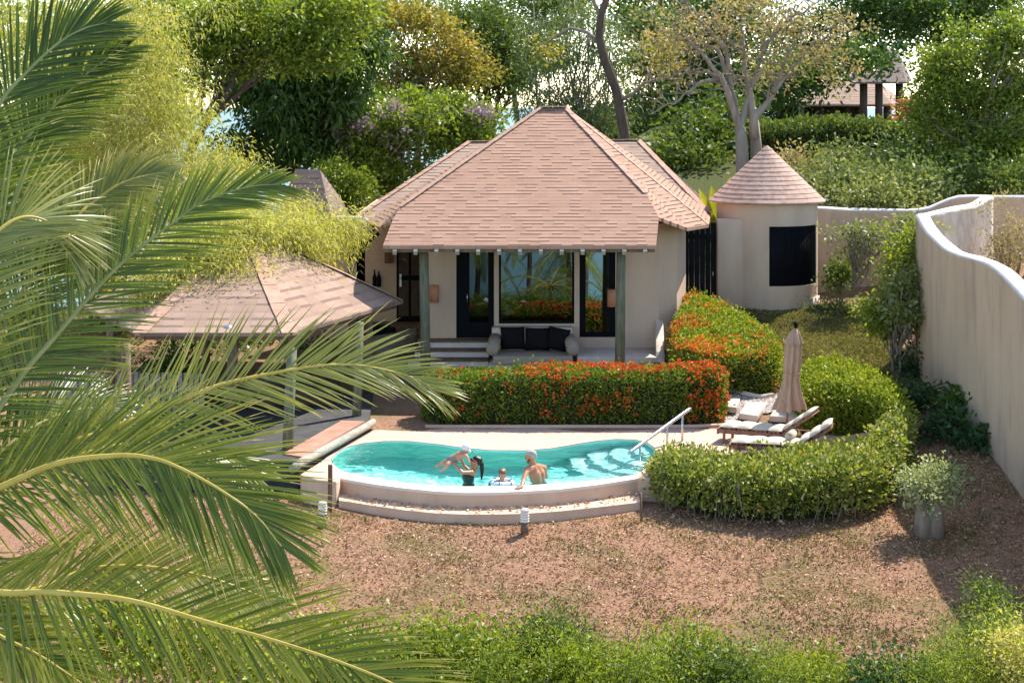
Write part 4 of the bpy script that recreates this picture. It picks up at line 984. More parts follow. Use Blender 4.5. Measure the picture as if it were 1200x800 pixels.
# far pavilion and its gazebo on the hill
fp = thing('hill_pavilion', 'open pink-roofed pavilion on the hill behind the long hedge', 'pavilion', (14.5, 76, 6.4))
k = 76.0
q0, q1 = V(937, 122.5, k), V(1046, 122.5, k); r0_, r1_ = V(958, 86, k+3), V(1015, 86, k+3); e_ = V(1067, 124, k+5); w_ = V(930, 122, k+7)
roof_mesh('roof', [[q0, q1, r1_, r0_], [q1, e_, r1_], [e_, w_, r0_, r1_], [w_, q0, r0_]], M_shingle_brown, fp)  # brown shingle paints the roof as dimmed by trees overhead
for px in (939, 961, 976, 992, 1007, 1040):
    a = V(px, 121, k+.6); mb = MB(); mb.tube([(a.x, a.y, 6.0), a], .2 if px != 939 else .14, 8); mb.build('post', M_wood_dark if px != 939 else M_bark_pale, fp)
mb = MB(); mb.box(q0.x, q1.x, k, k+6, 5.5, 6.35); mb.build('floor_slab', M_stone, fp)
mb = MB(); mb.box(q0.x, q1.x, k+5.5, k+5.7, 6.35, 7.4); mb.build('rear_wall', M_wood_dark, fp)
gz_ = thing('hill_gazebo', 'dark pointed gazebo roof on two brown posts before the hill pavilion', 'gazebo', (16.4, 71, 6.4))
k = 71.0
g0, g1, g2, g3 = V(1000, 96, k), V(1062, 96, k), V(1068, 93, k+4), V(994, 93, k+4); t0_, t1_ = V(1040, 60, k+2), V(1052, 60, k+2)
roof_mesh('roof', [[g0, g1, t1_, t0_], [g1, g2, t1_], [g2, g3, t0_, t1_], [g3, g0, t0_]], M_shingle_old, gz_)
for px in (1012, 1030, 1054):
    a = V(px, 96, k+.6); mb = MB(); mb.tube([(a.x, a.y, 6.0), a], .17, 8); mb.build('post', M_wood_dark, gz_)

# ------------------------------------------------------------------ clipped hedges and garden shrubs
def H(v): return lambda x, y: np.full(np.shape(x), v)
hedge('flowering_hedge', 'long clipped hedge full of red flowers between pool and porch',
      [(-2.1, 37.55), (0, 37.5), (2, 37.5), (4.2, 37.5), (5.05, 37.75), (5.0, 38.9), (3, 39.05), (0, 39.05), (-2.1, 39.05)],
      lambda x, y: np.full(np.shape(x), .03), lambda x, y: 1.15+.05*np.sin(x*1.3)+.12*sstep(1.5, 4.2, x), L_hedge, 17000, 17000, leaf=.075, r=.28, rough=.05,
      blossom=P_red, nb=1500, bl_mask=lambda A, n: (.18+.82*sstep(-.5, 3.6, A[:, 0]))*np.where(n[:, 2] > .8, 1.25, .8)*(.35+.65*sstep(.1, .75, A[:, 2])), bl_size=.042, loose=.05)
hedge('flowering_hedge', 'broad mounded hedge with orange flowers beside the house wall',
      [(4.15, 40.1), (5.2, 39.75), (6.35, 39.8), (6.85, 40.5), (6.75, 42), (6.35, 43.6), (5.9, 44.9), (5.3, 46.2), (4.9, 46.2), (4.75, 44.6), (4.35, 43.6), (4.1, 42)],
      ground, lambda x, y: 1.02-.08*sstep(43, 45.5, y)+.05*np.sin(x*2+y*1.1), L_bright, 26000, 14000, leaf=.072, r=.32, rough=.045, blossom=P_orange, nb=900,
      bl_mask=lambda A, n: np.where(n[:, 2] > .8, 1.3, .10)*(.12+.9*sstep(5.9, 4.4, A[:, 0])+.5*sstep(41, 40, A[:, 1])), bl_size=.042, loose=.05)
hedge('clipped_hedge', 'rounded clipped green hedge behind the sun loungers',
      [(6.75, 36.6), (7.9, 36.35), (8.2, 35.3), (8.7, 35.2), (8.8, 36.6), (8.65, 38.0), (8.1, 39.2), (7.2, 39.4), (6.65, 38.4)],
      lambda x, y: np.maximum(ground(x, y), -.05), lambda x, y: 1.12+.14*np.sin(x*1.6+1)*.5-.25*sstep(36.6, 35.2, y), L_bright, 16000, 20000, leaf=.085, r=.4, rough=.07, loose=.10, topnoise=.1)
def gfront(x, y): return ground(x, y)-.03
lh = hedge('loose_hedge', 'low ragged hedge with bare stems in front of the loungers',
      [(2.85, 31.45), (4.4, 30.95), (6.2, 31.1), (7.4, 31.95), (8.1, 33.2), (8.6, 34.7), (8.6, 35.5), (8.0, 35.5), (7.4, 34.3), (6.5, 33.4), (5, 32.95), (3.4, 33.1), (2.75, 33.0)],
      gfront, lambda x, y: .60-ground(x, y)*.95+.06*np.sin(x*2.3)+.35*sstep(7.2, 8.6, x)-.05, L_front, 11500, 10500, leaf=.095, r=.35, rough=.19, loose=.3, topnoise=.12, blossom=P_orange, nb=45, bl_size=.03, side_low=.22, core_inset=.5)
# bare stems along its foot
mb = MB()
for i in range(70):
    x = rnd.uniform(2.9, 8.2); y = float(np.interp(x, [2.9, 4.4, 6.2, 7.4, 8.2], [31.65, 31.15, 31.3, 32.15, 33.3]))+rnd.uniform(0, .5); z = ground1(x, y)
    limb(mb, (x, y, z-.05), (x+rnd.uniform(-.25, .25), y+rnd.uniform(-.3, .2), z+rnd.uniform(.6, 1.0)), .014, .006, .07, 5, 4)
mb.build('stems', M_bark, lh)
hedge('hill_hedge', 'long dark clipped hedge along the top of the hill', [(9.4, 64.2), (14, 63.4), (20.5, 62.6), (27, 62), (27, 63.6), (20.5, 64.4), (14, 65.2), (9.6, 65.8)],
      ground, lambda x, y: 1.5+.022*(x-9)+.12*np.sin(x*1.1), L_mid, 9000, 12000, leaf=.17, r=.4, rough=.12, loose=.1, topnoise=.2)

gd = ground1
def at(px, py, d, lift=0): return V(px, py, d)
# stump shrub on the lawn
st = thing('potted_shrub', 'pale variegated shrub on a thick grey cut stump on the lawn', 'shrub', (7.9, 30.7, gd(7.9, 30.7)))
mb = MB(); zb = gd(7.9, 30.7)
for (dx, dy, r, h) in ((-.13, -.05, .16, .66), (.1, -.08, .15, .72), (.02, .1, .17, .62), (.2, .08, .1, .6)):
    mb.tube([(7.9+dx*1.15, 30.7+dy, zb-.15), (7.9+dx, 30.7+dy, zb+h*.5), (7.9+dx*.9, 30.7+dy, zb+h)], [r*1.12, r*.95, r*.9], 12)
mb.build('stump', M_bark, st)
lv, _ = clumps([((7.88, 30.7, zb+.98), (.5, .45, .42), 1), ((7.75, 30.65, zb+.74), (.35, .3, .3), .4)], 46, 60, .2, .085, .5, .8, .2, .4)
leaf_object('foliage', lv, L_white, st)
# plants in the shade of the tall wall
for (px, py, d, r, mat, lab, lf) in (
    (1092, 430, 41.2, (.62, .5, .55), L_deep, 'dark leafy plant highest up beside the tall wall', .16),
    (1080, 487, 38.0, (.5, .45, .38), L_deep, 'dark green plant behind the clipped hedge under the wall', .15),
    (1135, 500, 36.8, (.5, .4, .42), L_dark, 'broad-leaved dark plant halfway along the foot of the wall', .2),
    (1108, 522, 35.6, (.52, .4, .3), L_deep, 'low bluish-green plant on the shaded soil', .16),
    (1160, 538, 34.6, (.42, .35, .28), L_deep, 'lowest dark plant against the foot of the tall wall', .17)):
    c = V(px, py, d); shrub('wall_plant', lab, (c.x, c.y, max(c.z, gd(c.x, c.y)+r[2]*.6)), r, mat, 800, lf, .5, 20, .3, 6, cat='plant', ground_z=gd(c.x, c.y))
# the shrubs before the wall by the hut
def big_shrub(name, label, blobs, base, mat, n, leaf, aspect=.5, size=.4, ncl=40, bark=M_bark, cat='shrub', stems=9, r0=.05, group=None, extra=None):
    return tree(name, label, base, Vector(base)+Vector((0, 0, .35)), blobs, mat, bark, r0, ncl, n//ncl, size, leaf, stems, aspect, group=group, cat=cat, shell=.2, extra=extra)
b = Vector((9.75, 41.6, gd(9.75, 41.6)))
big_shrub('tall_shrub', 'tall bright-leaved shrub leaning against the corner of the tall wall', [(V(1060, 320, 42), (.75, .6, .95), 1), (V(1040, 372, 41.8), (.75, .6, .55), .8), (V(1075, 285, 42.5), (.4, .4, .4), .3)], b, L_lime, 6500, .12, ncl=80, size=.34, bark=M_bark_pale, stems=16, r0=.05)
big_shrub('tall_shrub', 'pale sage shrub in front of the taller bright one by the wall corner', [(V(1066, 350, 41.2), (.55, .5, .8), 1)], b+Vector((.1, -.4, 0)), L_sage, 2000, .12, ncl=30, size=.3, bark=M_bark)
big_shrub('climbing_shrub', 'thin arching shrub with pale flowers in front of the low garden wall', [(V(1005, 272, 47), (1.0, .5, .35), 1), (V(1050, 262, 47.5), (.8, .5, .3), .6), (V(1000, 300, 46.8), (.4, .4, .3), .3)], (9.9, 47.2, gd(9.9, 47.2)), L_sage, 1500, .13, ncl=34, size=.3, bark=M_bark_pale, stems=12, r0=.05)
c = V(985, 322, 47.6); shrub('small_bush', 'small dark green bush at the foot of the low garden wall', c, (.42, .35, .48), L_mid, 700, .15, .5, 18, .26, ground_z=gd(c.x, c.y))
c = V(975, 346, 46.8); shrub('ground_plant', 'low grassy plant patch right of the round hut', (c.x, c.y, gd(c.x, c.y)+.16), (.9, .4, .18), L_gum, 900, .12, .3, 20, .25, cat='plant', ground_z=gd(c.x, c.y))
# dry brush behind the tall wall, right edge
c = V(1185, 275, 45); shrub('dry_bush', 'dry pale yellow bush behind the tall wavy wall', (c.x, c.y, c.z-.3), (.9, .7, 1.1), L_dry, 2600, .12, .3, 40, .4, 12, ground_z=gd(c.x, c.y))

# ------------------------------------------------------------------ trees and undergrowth behind
def base_of(px, d): x = (px-CX)/F*d; return (x, d, gd(x, d))
# bamboo on the left
bam = thing('bamboo_clump', 'tall yellow-green feathery bamboo clump arching over the sala roof', 'bamboo', base_of(150, 48))
blobs = [(V(140, 50, 48), (2.6, 1.7, 1.9), 1.5), (V(175, 140, 47), (2.0, 1.6, 1.7), 1.5), (V(90, 170, 48), (2.2, 1.6, 2.0), 1.3), (V(120, 255, 47), (2.6, 1.4, 1.5), 1.3), (V(205, 225, 46), (1.5, 1.3, 1.0), 1.0),
         (V(255, 262, 44.5), (1.3, 1.0, .65), .7), (V(325, 262, 44.5), (1.2, .9, .55), .55), (V(390, 285, 44), (.8, .7, .4), .22), (V(30, 60, 50), (2.2, 1.6, 3.0), 1.0), (V(240, 305, 40.8), (1.1, .6, .45), .35), (V(310, 300, 41.4), (.9, .6, .35), .24), (V(270, 340, 38.8), (.9, .4, .25), .16), (V(350, 320, 41.5), (.6, .5, .25), .12), (V(285, 275, 40.4), (.9, .5, .40), 1.1), (V(235, 300, 39.2), (.8, .5, .42), .9), (V(345, 280, 41.4), (.75, .5, .34), .7), (V(190, 335, 38.4), (.7, .4, .4), .6), (V(275, 325, 38.9), (.8, .4, .25), .4), (V(400, 265, 43), (.6, .5, .3), .3), (V(60, 300, 47), (2.2, 1.4, 1.6), 1.0), (V(150, 330, 46), (1.8, 1.2, 1.0), .7), (V(20, 400, 46), (2.0, 1.2, 1.4), .7), (V(250, 200, 47), (1.0, .9, 1.0), .5)]
lv, Cb = clumps(blobs, 1400, 105, .62, .135, .22, .75, .1, -.15, .45)
leaf_object('foliage', lv, L_bamboo, bam)
mb = MB(); bx_, by_, bz_ = base_of(150, 48)
for i in rng.choice(len(Cb), 34, replace=False):
    c = Vector(Cb[i]); limb(mb, (bx_+rnd.uniform(-1.2, 1.2), by_+rnd.uniform(-.8, .8), bz_-.2), c, .04, .008, .04, 6, 8, sag=.9)
mb.build('culms', mat_noise('bamboo_culm', [(.3, (.20, .19, .06)), (.7, (.38, .33, .12))], scale=4, bump=0), bam)

tree('broad_tree', 'lime-leaved tree with dark bent limbs at the upper left', base_of(215, 53), V(238, 147, 53),
     [(V(300, 25, 53), (2.6, 1.6, 1.3), 1.5), (V(385, 12, 54), (1.5, 1.3, .9), .7), (V(240, 50, 53), (1.1, 1.0, 1.2), .7), (V(365, 62, 53), (1.3, .9, .7), .6), (V(290, 80, 53.5), (.8, .8, .5), .25)],
     L_lime, M_bark_dark, .17, 230, 85, .5, .17, 12, trunk_pts=[Vector(base_of(215, 53)), V(214, 235, 53), V(222, 180, 53), V(240, 145, 53), V(266, 112, 53), V(275, 85, 53)])
tree('evergreen_tree', 'dense dark evergreen tree left of the villa roof', base_of(345, 59), V(345, 215, 59),
     [(V(345, 95, 59), (2.6, 2.0, 2.3), 2), (V(405, 45, 59), (1.5, 1.5, 1.9), 1), (V(318, 165, 58.5), (1.5, 1.3, 1.1), .7), (V(385, 140, 59), (1.3, 1.3, 1.5), .7), (V(300, 95, 59), (1.2, 1.1, 1.3), .5), (V(350, 20, 60), (2.4, 1.5, 1.2), .7)],
     L_dark, M_bark_dark, .3, 300, 75, .62, .27, 10, aspect=.42, droop=.5, updir=-.1)
tree('flame_tree', 'orange-tinged loose tree behind the evergreen', base_of(490, 72), V(492, 150, 72),
     [(V(485, 50, 72), (2.3, 1.8, 1.6), 1.6), (V(535, 85, 72), (1.6, 1.4, 1.4), .9), (V(445, 25, 72), (1.3, 1.3, 1.0), .5), (V(470, 100, 72), (1.5, 1.3, 1.1), .6)], L_orange, M_bark, .25, 210, 65, .6, .2, 14)
def lilac(root):
    lv, _ = clumps([(V(455, 150, 59), (1.6, 1.0, 1.1), 1), (V(400, 165, 59), (.7, .6, .8), .5), (V(560, 140, 60), (.8, .5, .5), .4)], 36, 42, .32, .13, .7)
    leaf_object('blossoms', lv, P_lilac, root)
tree('blossom_tree', 'rounded green tree with greyish lilac blossom beside the roof ridge', base_of(452, 60), V(455, 225, 60),
     [(V(470, 160, 60), (2.4, 1.8, 1.4), 1.6), (V(545, 150, 61), (1.3, 1.1, .95), .6), (V(402, 175, 60), (1.2, 1.1, 1.1), .6), (V(500, 125, 61), (1.6, 1.2, .7), .5), (V(440, 205, 59.5), (1.3, 1, .6), .4)], L_lime, M_bark, .3, 250, 75, .55, .2, 14, extra=lilac)
tree('leafy_tree', 'mid green tree between the orange tree and the sky gap', base_of(575, 78), V(575, 150, 78),
     [(V(565, 35, 78), (2.2, 1.8, 1.5), 1.2), (V(595, 80, 78), (1.3, 1.3, 1.4), .8), (V(545, 75, 78), (1.3, 1.2, 1.3), .6)], L_mid, M_bark_dark, .28, 150, 70, .6, .22, 12)
c = V(402, 222, 56); shrub('round_bush', 'round yellow-green bush beside the outbuilding roof', c, (1.0, .9, 1.0), L_hedge, 5200, .15, .5, 70, .4, 8, ground_z=gd(c.x, c.y))
def stems_(root):
    mb = MB()
    for (a, b) in ((675, 690), (683, 660), (668, 640), (690, 715), (655, 625)):
        p0 = V(a, 175, 74); p0.z -= 4; limb(mb, p0, V(b, rnd.uniform(0, 50), 74), .09, .025, .03, 7, 8)
    mb.build('stems', M_bark_pale, root)
tree('gum_tree', 'tall thin-leaved grey-green tree right above the roof ridge', base_of(680, 74), V(680, 150, 74),
     [(V(665, 40, 74), (2.3, 1.8, 2.4), 1.3), (V(648, 125, 74), (1.9, 1.5, 1.2), 1.0), (V(705, 75, 75), (1.6, 1.4, 2.0), .8), (V(700, 145, 74), (1.6, 1.2, 1.0), .9)], L_gum, M_bark_pale, .14, 300, 42, .62, .19, 22, aspect=.32, droop=.5, updir=-.3, extra=stems_)
# leaning bare trunk
lean = thing('leaning_tree', 'bare brown trunk leaning left above the right roof slope', 'tree', base_of(742, 61))
mb = MB(); tp = [Vector(base_of(742, 61))-Vector((0, 0, .5)), V(741, 230, 61), V(735, 180, 61), V(729, 140, 61), V(722, 105, 61), V(709, 72, 61), V(702, 45, 61), V(704, 18, 61), V(715, -12, 61), V(722, -40, 61)]
mb.tube(tp, [.26, .23, .215, .205, .19, .175, .155, .14, .12, .1], 10); mb.build('trunk', M_bark_dark, lean)
for pts, r in (([V(727, 118, 61), V(742, 110, 61), V(754, 98, 60.5), V(775, 92, 60), V(800, 93, 60)], .09), ([V(701, 50, 61), V(688, 38, 61.5), V(668, 33, 62), V(648, 45, 62), V(635, 58, 62)], .09), ([V(704, 20, 61), V(697, 5, 61), V(690, -20, 61)], .1), ([V(755, 97, 60.5), V(762, 80, 60.5), V(770, 60, 60)], .05)):
    mb = MB(); mb.tube(pts, [lerp(r, .03, i/(len(pts)-1)) for i in range(len(pts))], 7); mb.build('branch', M_bark, lean)
lv, _ = clumps([(V(705, -30, 61), (2.6, 1.6, .8), 1), (V(780, 60, 60), (1.0, .8, .6), .4), (V(640, 60, 62), (.7, .6, .5), .25)], 60, 40, .5, .2, .45); leaf_object('crown', lv, L_orange, lean)
# the pale many-stemmed tree
pl = thing('pale_tree', 'pale many-stemmed tree with thin dry foliage behind the round hut', 'tree', base_of(877, 57))
mb = MB(); bs = Vector(base_of(872, 57)); bs2 = Vector(base_of(889, 57.4))
mb.tube([bs-Vector((0, 0, .4)), bs+Vector((0, 0, .2)), V(869, 165, 57), V(868, 150, 57)], [.32, .26, .22, .17], 10)
mb.tube([bs2-Vector((0, 0, .4)), V(886, 170, 57.4), V(884, 140, 57.4)], [.24, .2, .15], 9); mb.build('trunk', M_bark_pale, pl)
ends = [((868, 150), (857, 105), (850, 60), (838, 10)), ((868, 150), (880, 105), (893, 60), (905, 5)), ((884, 140), (905, 110), (922, 65), (945, 20)), ((868, 150), (845, 90), (815, 55), (790, 30)),
        ((884, 140), (874, 90), (872, 45), (868, -5)), ((857, 105), (830, 85), (800, 85), (770, 95)), ((905, 110), (925, 85), (945, 60), (985, 40)), ((893, 60), (915, 30), (950, 8), (975, -10)), ((850, 60), (825, 30), (805, 8), (795, -15)), ((845, 90), (815, 100), (790, 120), (765, 132)), ((857, 100), (842, 60), (822, 50), (805, 62))]
for e in ends:
    dd = rnd.uniform(-1.2, 1.2); P_ = [V(x, y, 57+dd*i/3) for i, (x, y) in enumerate(e)]; Q_ = [V(e[0][0], e[0][1]+22, 57.05)] if e[0][1] > 130 else []
    for i in range(3):
        for k in range(4):
            a = P_[i].lerp(P_[i+1], k/4); Q_.append(a+Vector((rnd.uniform(-.05, .05), 0, rnd.uniform(-.06, .06))))
    Q_.append(P_[3]); mb = MB(); mb.tube(Q_, [lerp(.19 if e[0][1] > 130 else .11, .016, (i/(len(Q_)-1))**.6) for i in range(len(Q_))], 7)
    for k in range(15):
        q = Q_[rnd.randint(4, len(Q_)-1)]; limb(mb, q, q+Vector((rnd.uniform(-1.0, 1.0), rnd.uniform(-.6, .6), rnd.uniform(-.1, 1.0))), .03, .008, .1, 5, 4)
    mb.build('branch', M_bark_pale, pl)
lv, _ = clumps([(V(880, 15, 57), (3.0, 1.8, 1.0), 1.4), (V(810, 40, 57), (1.9, 1.4, 1.0), .9), (V(960, 40, 57), (1.7, 1.4, 1.0), .9), (V(780, 85, 57), (1.1, .9, .8), .35), (V(910, 75, 57.5), (1.4, 1, .8), .5), (V(985, 90, 57), (.8, .8, .7), .2)], 165, 34, .5, .15, .45); leaf_object('crown', lv, L_dry, pl)
far_trees = [
    ('far_tree', 'dark tree crown over the hill pavilion roof', [(V(1000, 35, 88), (3.6, 2.5, 2.4), 1.5), (V(935, 60, 88), (2.2, 2, 2.6), 1), (V(1040, 10, 88), (3, 2, 1.4), .8), (V(962, 84, 73), (1.0, .6, .55), .35), (V(1010, 68, 69), (.9, .6, .4), .3), (V(920, 100, 72), (.8, .6, .8), .3)], 960, 88, L_dark, 260),
    ('far_tree', 'dark tree at the top edge right of the gazebo', [(V(1095, 20, 90), (3.2, 2.5, 2.2), 1), (V(1150, 5, 90), (2.6, 2, 1.8), .8)], 1100, 90, L_mid, 170),
    ('far_tree', 'shaded tree behind the pale many-stemmed tree', [(V(835, 90, 82), (2.6, 2, 3.4), 1.4), (V(900, 110, 82), (2.2, 1.8, 2.2), 1), (V(860, 20, 84), (2.8, 2, 2), .7)], 860, 83, L_dark, 250),
    ('far_tree', 'dull green tree between the leaning trunk and the pale tree', [(V(785, 130, 86), (2.4, 2, 2.0), 1), (V(770, 60, 88), (2.2, 2, 2.6), .9), (V(740, 150, 90), (2.4, 2, 1.6), .8)], 775, 87, L_gum, 230),
    ('far_tree', 'low leafy tree just right of the villa ridge', [(V(700, 165, 80), (2.0, 1.6, 1.2), 1), (V(745, 180, 80), (1.6, 1.4, 1.0), .6)], 710, 80, L_mid, 110),
    ('far_tree', 'bushy tree left of the long hill hedge', [(V(815, 165, 66), (1.5, 1.3, 1.3), 1), (V(850, 140, 68), (1.2, 1.1, 1.6), .7), (V(790, 190, 64), (1.2, 1.1, .9), .6)], 815, 66, L_mid, 120),
    ('far_tree', 'hazy green tree in the sky gap left of the villa ridge', [(V(610, 60, 96), (2.6, 2, 2.0), 1), (V(560, 20, 98), (3, 2, 1.5), .8), (V(640, 10, 98), (2.6, 2, 1.4), .7), (V(480, 5, 96), (3, 2, 1.0), .6)], 600, 96, L_gum, 170),
    ('far_tree', 'green tree filling the gap behind the bamboo', [(V(205, 50, 62), (2.2, 2, 2.2), 1), (V(120, 60, 64), (3.4, 2, 2.6), 1.2), (V(130, 150, 64), (3, 2, 2.6), 1), (V(30, 120, 64), (3.4, 2, 3.4), 1.3), (V(60, 250, 62), (4, 2, 2.6), 1.2)], 130, 63, L_lime, 420),
    ('far_tree', 'high dull green crown along the top edge right of the leaning trunk', [(V(770, 10, 92), (3, 2, 1.8), 1), (V(650, -10, 94), (3, 2, 1.2), .6), (V(860, -10, 92), (3, 2, 1.6), .8)], 780, 92, L_mid, 210),
]
for nm, lab, bl, px, d, mat, n in far_trees:
    bb = base_of(px, d); tree(nm, lab, bb, Vector((bb[0], bb[1], max(bb[2]+1, bl[0][0].z-bl[0][1][2]*.7))), bl, mat, M_bark_dark, .25, n, 60, .8, .27, 8, twigs=False)
tree('garden_tree', 'bright green leafy tree at the upper right corner', base_of(1165, 57), V(1160, 190, 57),
     [(V(1150, 85, 57.5), (1.9, 1.6, 1.5), 1.3), (V(1195, 55, 57), (1.6, 1.5, 1.4), 1), (V(1105, 125, 57.5), (1.2, 1.1, 1.0), .7), (V(1180, 140, 57), (1.6, 1.4, 1.4), 1.1), (V(1100, 80, 58), (.8, .8, .9), .4), (V(1140, 175, 57), (1.3, 1.1, .8), .6)],
     L_lime, M_bark, .22, 330, 75, .5, .17, 16)
# hillside shrubs behind the low garden wall
i_ = 0
for (px, py, d, r, mat) in ((960, 215, 54, 1.0, L_sage), (1000, 222, 53, 1.0, L_gum), (1040, 215, 53.5, 1.1, L_mid), (1085, 222, 53, 1.1, L_gum), (1130, 212, 54, 1.2, L_mid), (1180, 218, 53, 1.2, L_mid), (985, 192, 58, 1.2, L_sage), (1030, 190, 58, 1.3, L_gum), (1080, 185, 58, 1.3, L_mid), (1130, 190, 58, 1.2, L_mid), (1050, 235, 51.8, .8, L_sage), (1010, 240, 51.4, .7, L_sage), (930, 200, 58, .9, L_dry), (1170, 185, 57, 1.0, L_deep)):
    c = V(px, py, d); g_ = gd(c.x, c.y)
    shrub('hillside_shrub', 'loose green shrub on the bank between the garden wall and the hill hedge' if mat is not L_dry else 'dry yellowish shrub on the bank behind the cone roof', (c.x, c.y, max(c.z, g_+r*.35)), (r*1.25, r, r*.75), mat, 1700, .19, .45, 26, .55, 8, group='shrubs on the bank', ground_z=g_)
# heliconia behind the hut wall and the orange plant on the hill
def blade_plant(name, label, base, leaves, mat, cat='plant'):
    rt = thing(name, label, cat, base)
    for (dx, dy, h, wd, bend) in leaves:
        vs = []; n = 9; a = Vector(base)
        for i in range(n+1):
            t_ = i/n; c = a+Vector((dx*t_+bend*t_*t_, dy*t_, h*t_-.12*h*t_**3)); k = wd*(.12 if t_ < .3 else max(.02, math.sin(math.pi*(t_-.3)/.72)))
            vs += [c+Vector((-k, 0, 0)), c+Vector((0, -.25*k, -.1*k)), c+Vector((k, .1*k, 0))]
        fs = np.array([(i*3+j, i*3+j+1, i*3+j+4, i*3+j+3) for i in range(n) for j in range(2)])
        link('leaf', np_mesh('leaf', np.array([tuple(v) for v in vs]), fs, rng.random(len(fs))*.25+.4+.3*rnd.random()), mat, rt)
    return rt
L_banana = mat_leaf('leaf_banana', [(0, (.16, .22, .02)), (1, (.42, .42, .05))], trans=.45)
hb = V(842, 262, 50); blade_plant('heliconia_plant', 'upright yellow-green banana-like plant between the roof and the hut', (hb.x, hb.y, hb.z-.6), [(-.5, 0, 1.9, .13, -.1), (-.2, .1, 2.0, .14, 0), (.1, -.1, 1.6, .13, .1), (.3, 0, 2.2, .14, .2), (.1, .2, 2.3, .12, .3), (-.1, -.2, 1.2, .12, -.3), (.0, -.3, 1.1, .12, .3), (-.35, .1, 1.5, .11, -.1)], L_banana)
L_flame = mat_leaf('leaf_flame', [(0, (.30, .09, .04)), (1, (.62, .28, .12))])
c = V(1072, 128, 65.5); shrub('orange_plant', 'orange-red leafy plant standing over the hill hedge', c, (.6, .5, .5), L_flame, 420, .3, .35, 14, .4, 5, cat='plant', ground_z=c.z-1)
# dark bushes under and behind the sala
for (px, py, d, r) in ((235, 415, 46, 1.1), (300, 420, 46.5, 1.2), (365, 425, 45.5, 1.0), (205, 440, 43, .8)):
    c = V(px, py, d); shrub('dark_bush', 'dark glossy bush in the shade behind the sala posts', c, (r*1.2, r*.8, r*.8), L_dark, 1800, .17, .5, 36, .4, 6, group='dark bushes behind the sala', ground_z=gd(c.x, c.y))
# front undergrowth at the lower edge
lower = [(560, 765, 24.0, (.75, .6, .65), L_bright, .10, 'bushy bright green shrub at the lower edge just right of the palm'),
         (640, 752, 24.4, (.85, .6, .6), L_mid, .085, 'small-leaved green shrub below the middle of the lawn'),
         (725, 775, 23.6, (.9, .6, .65), L_lime, .085, 'feathery light green shrub at the lower edge'),
         (800, 768, 24.0, (.8, .6, .5), L_bright, .085, 'leafy shrub left of the bare lawn corner'),
         (880, 782, 23.8, (.8, .6, .45), L_lime, .075, 'low yellow-green shrub under the lawn corner'),
         (960, 795, 23.8, (.65, .5, .35), L_bright, .08, 'lowest small shrub at the bottom edge'),
         (515, 775, 23.8, (.6, .5, .6), L_lime, .075, 'light green shrub tucked behind the lowest frond tip'),
         (600, 790, 23.2, (.8, .6, .6), L_lime, .085, 'feathery shrub at the bottom edge between two darker bushes'),
         (680, 788, 23.2, (.8, .6, .55), L_bright, .08, 'bright round shrub at the bottom edge below the lawn middle'),
         (765, 792, 23.0, (.8, .6, .55), L_lime, .085, 'pale feathery shrub overlapping the bottom edge'),
         (840, 792, 23.2, (.7, .6, .5), L_mid, .085, 'green small-leaved shrub at the bottom edge right of the feathery ones'),
         (925, 796, 23.2, (.7, .5, .4), L_lime, .065, 'small yellow-green shrub at the bottom edge near the lawn corner'),
         (1185, 752, 23.8, (.7, .5, .5), L_lime, .085, 'yellow-green ferny shrub at the end of the wall shadow'),
         (1060, 790, 23.2, (.6, .5, .4), L_deep, .10, 'dark round-leaved shrub at the lower right'),
         (1110, 790, 22.6, (.7, .5, .4), L_lime, .07, 'soft fern-like shrub in front of the dark one'),
         (1150, 762, 23.4, (.75, .55, .5), L_lime, .085, 'large feathery yellow-green shrub at the lower right corner'),
         (1060, 705, 25.4, (.0, .0, .0), None, 0, ''), (1200, 770, 22.6, (.6, .5, .6), L_bamboo, .07, 'yellowish fern shrub cut by the right edge')]
for (px, py, d, r, mat, lf, lab) in lower:
    if mat is None: continue
    c = V(px, py+17, d); shrub('front_shrub', lab, c, r, mat, int(5200*(.085/lf)), lf, .42 if lf > .085 or mat is not L_lime else .24, 60, .30, 14, ground_z=gd(c.x, c.y), flat=.9)
c = V(1152, 697, 25.6); shrub('fern', 'small dark fern standing alone by the wall shadow', (c.x, c.y, c.z), (.35, .3, .3), L_mid, 900, .09, .25, 20, .2, 8, cat='fern', ground_z=gd(c.x, c.y))
for (px, py, d, r) in ((40, 760, 22, 1.0), (150, 740, 23, .9), (270, 770, 23, 1.0), (400, 790, 23.6, .9), (480, 775, 24.2, .7)):
    c = V(px, py, d); shrub('undergrowth_shrub', 'shaded shrub underneath the palm fronds', c, (r*1.2, r*.7, r*.8), L_bright, 3000, .1, .5, 50, .35, 8, group='shrubs under the palm', ground_z=gd(c.x, c.y))

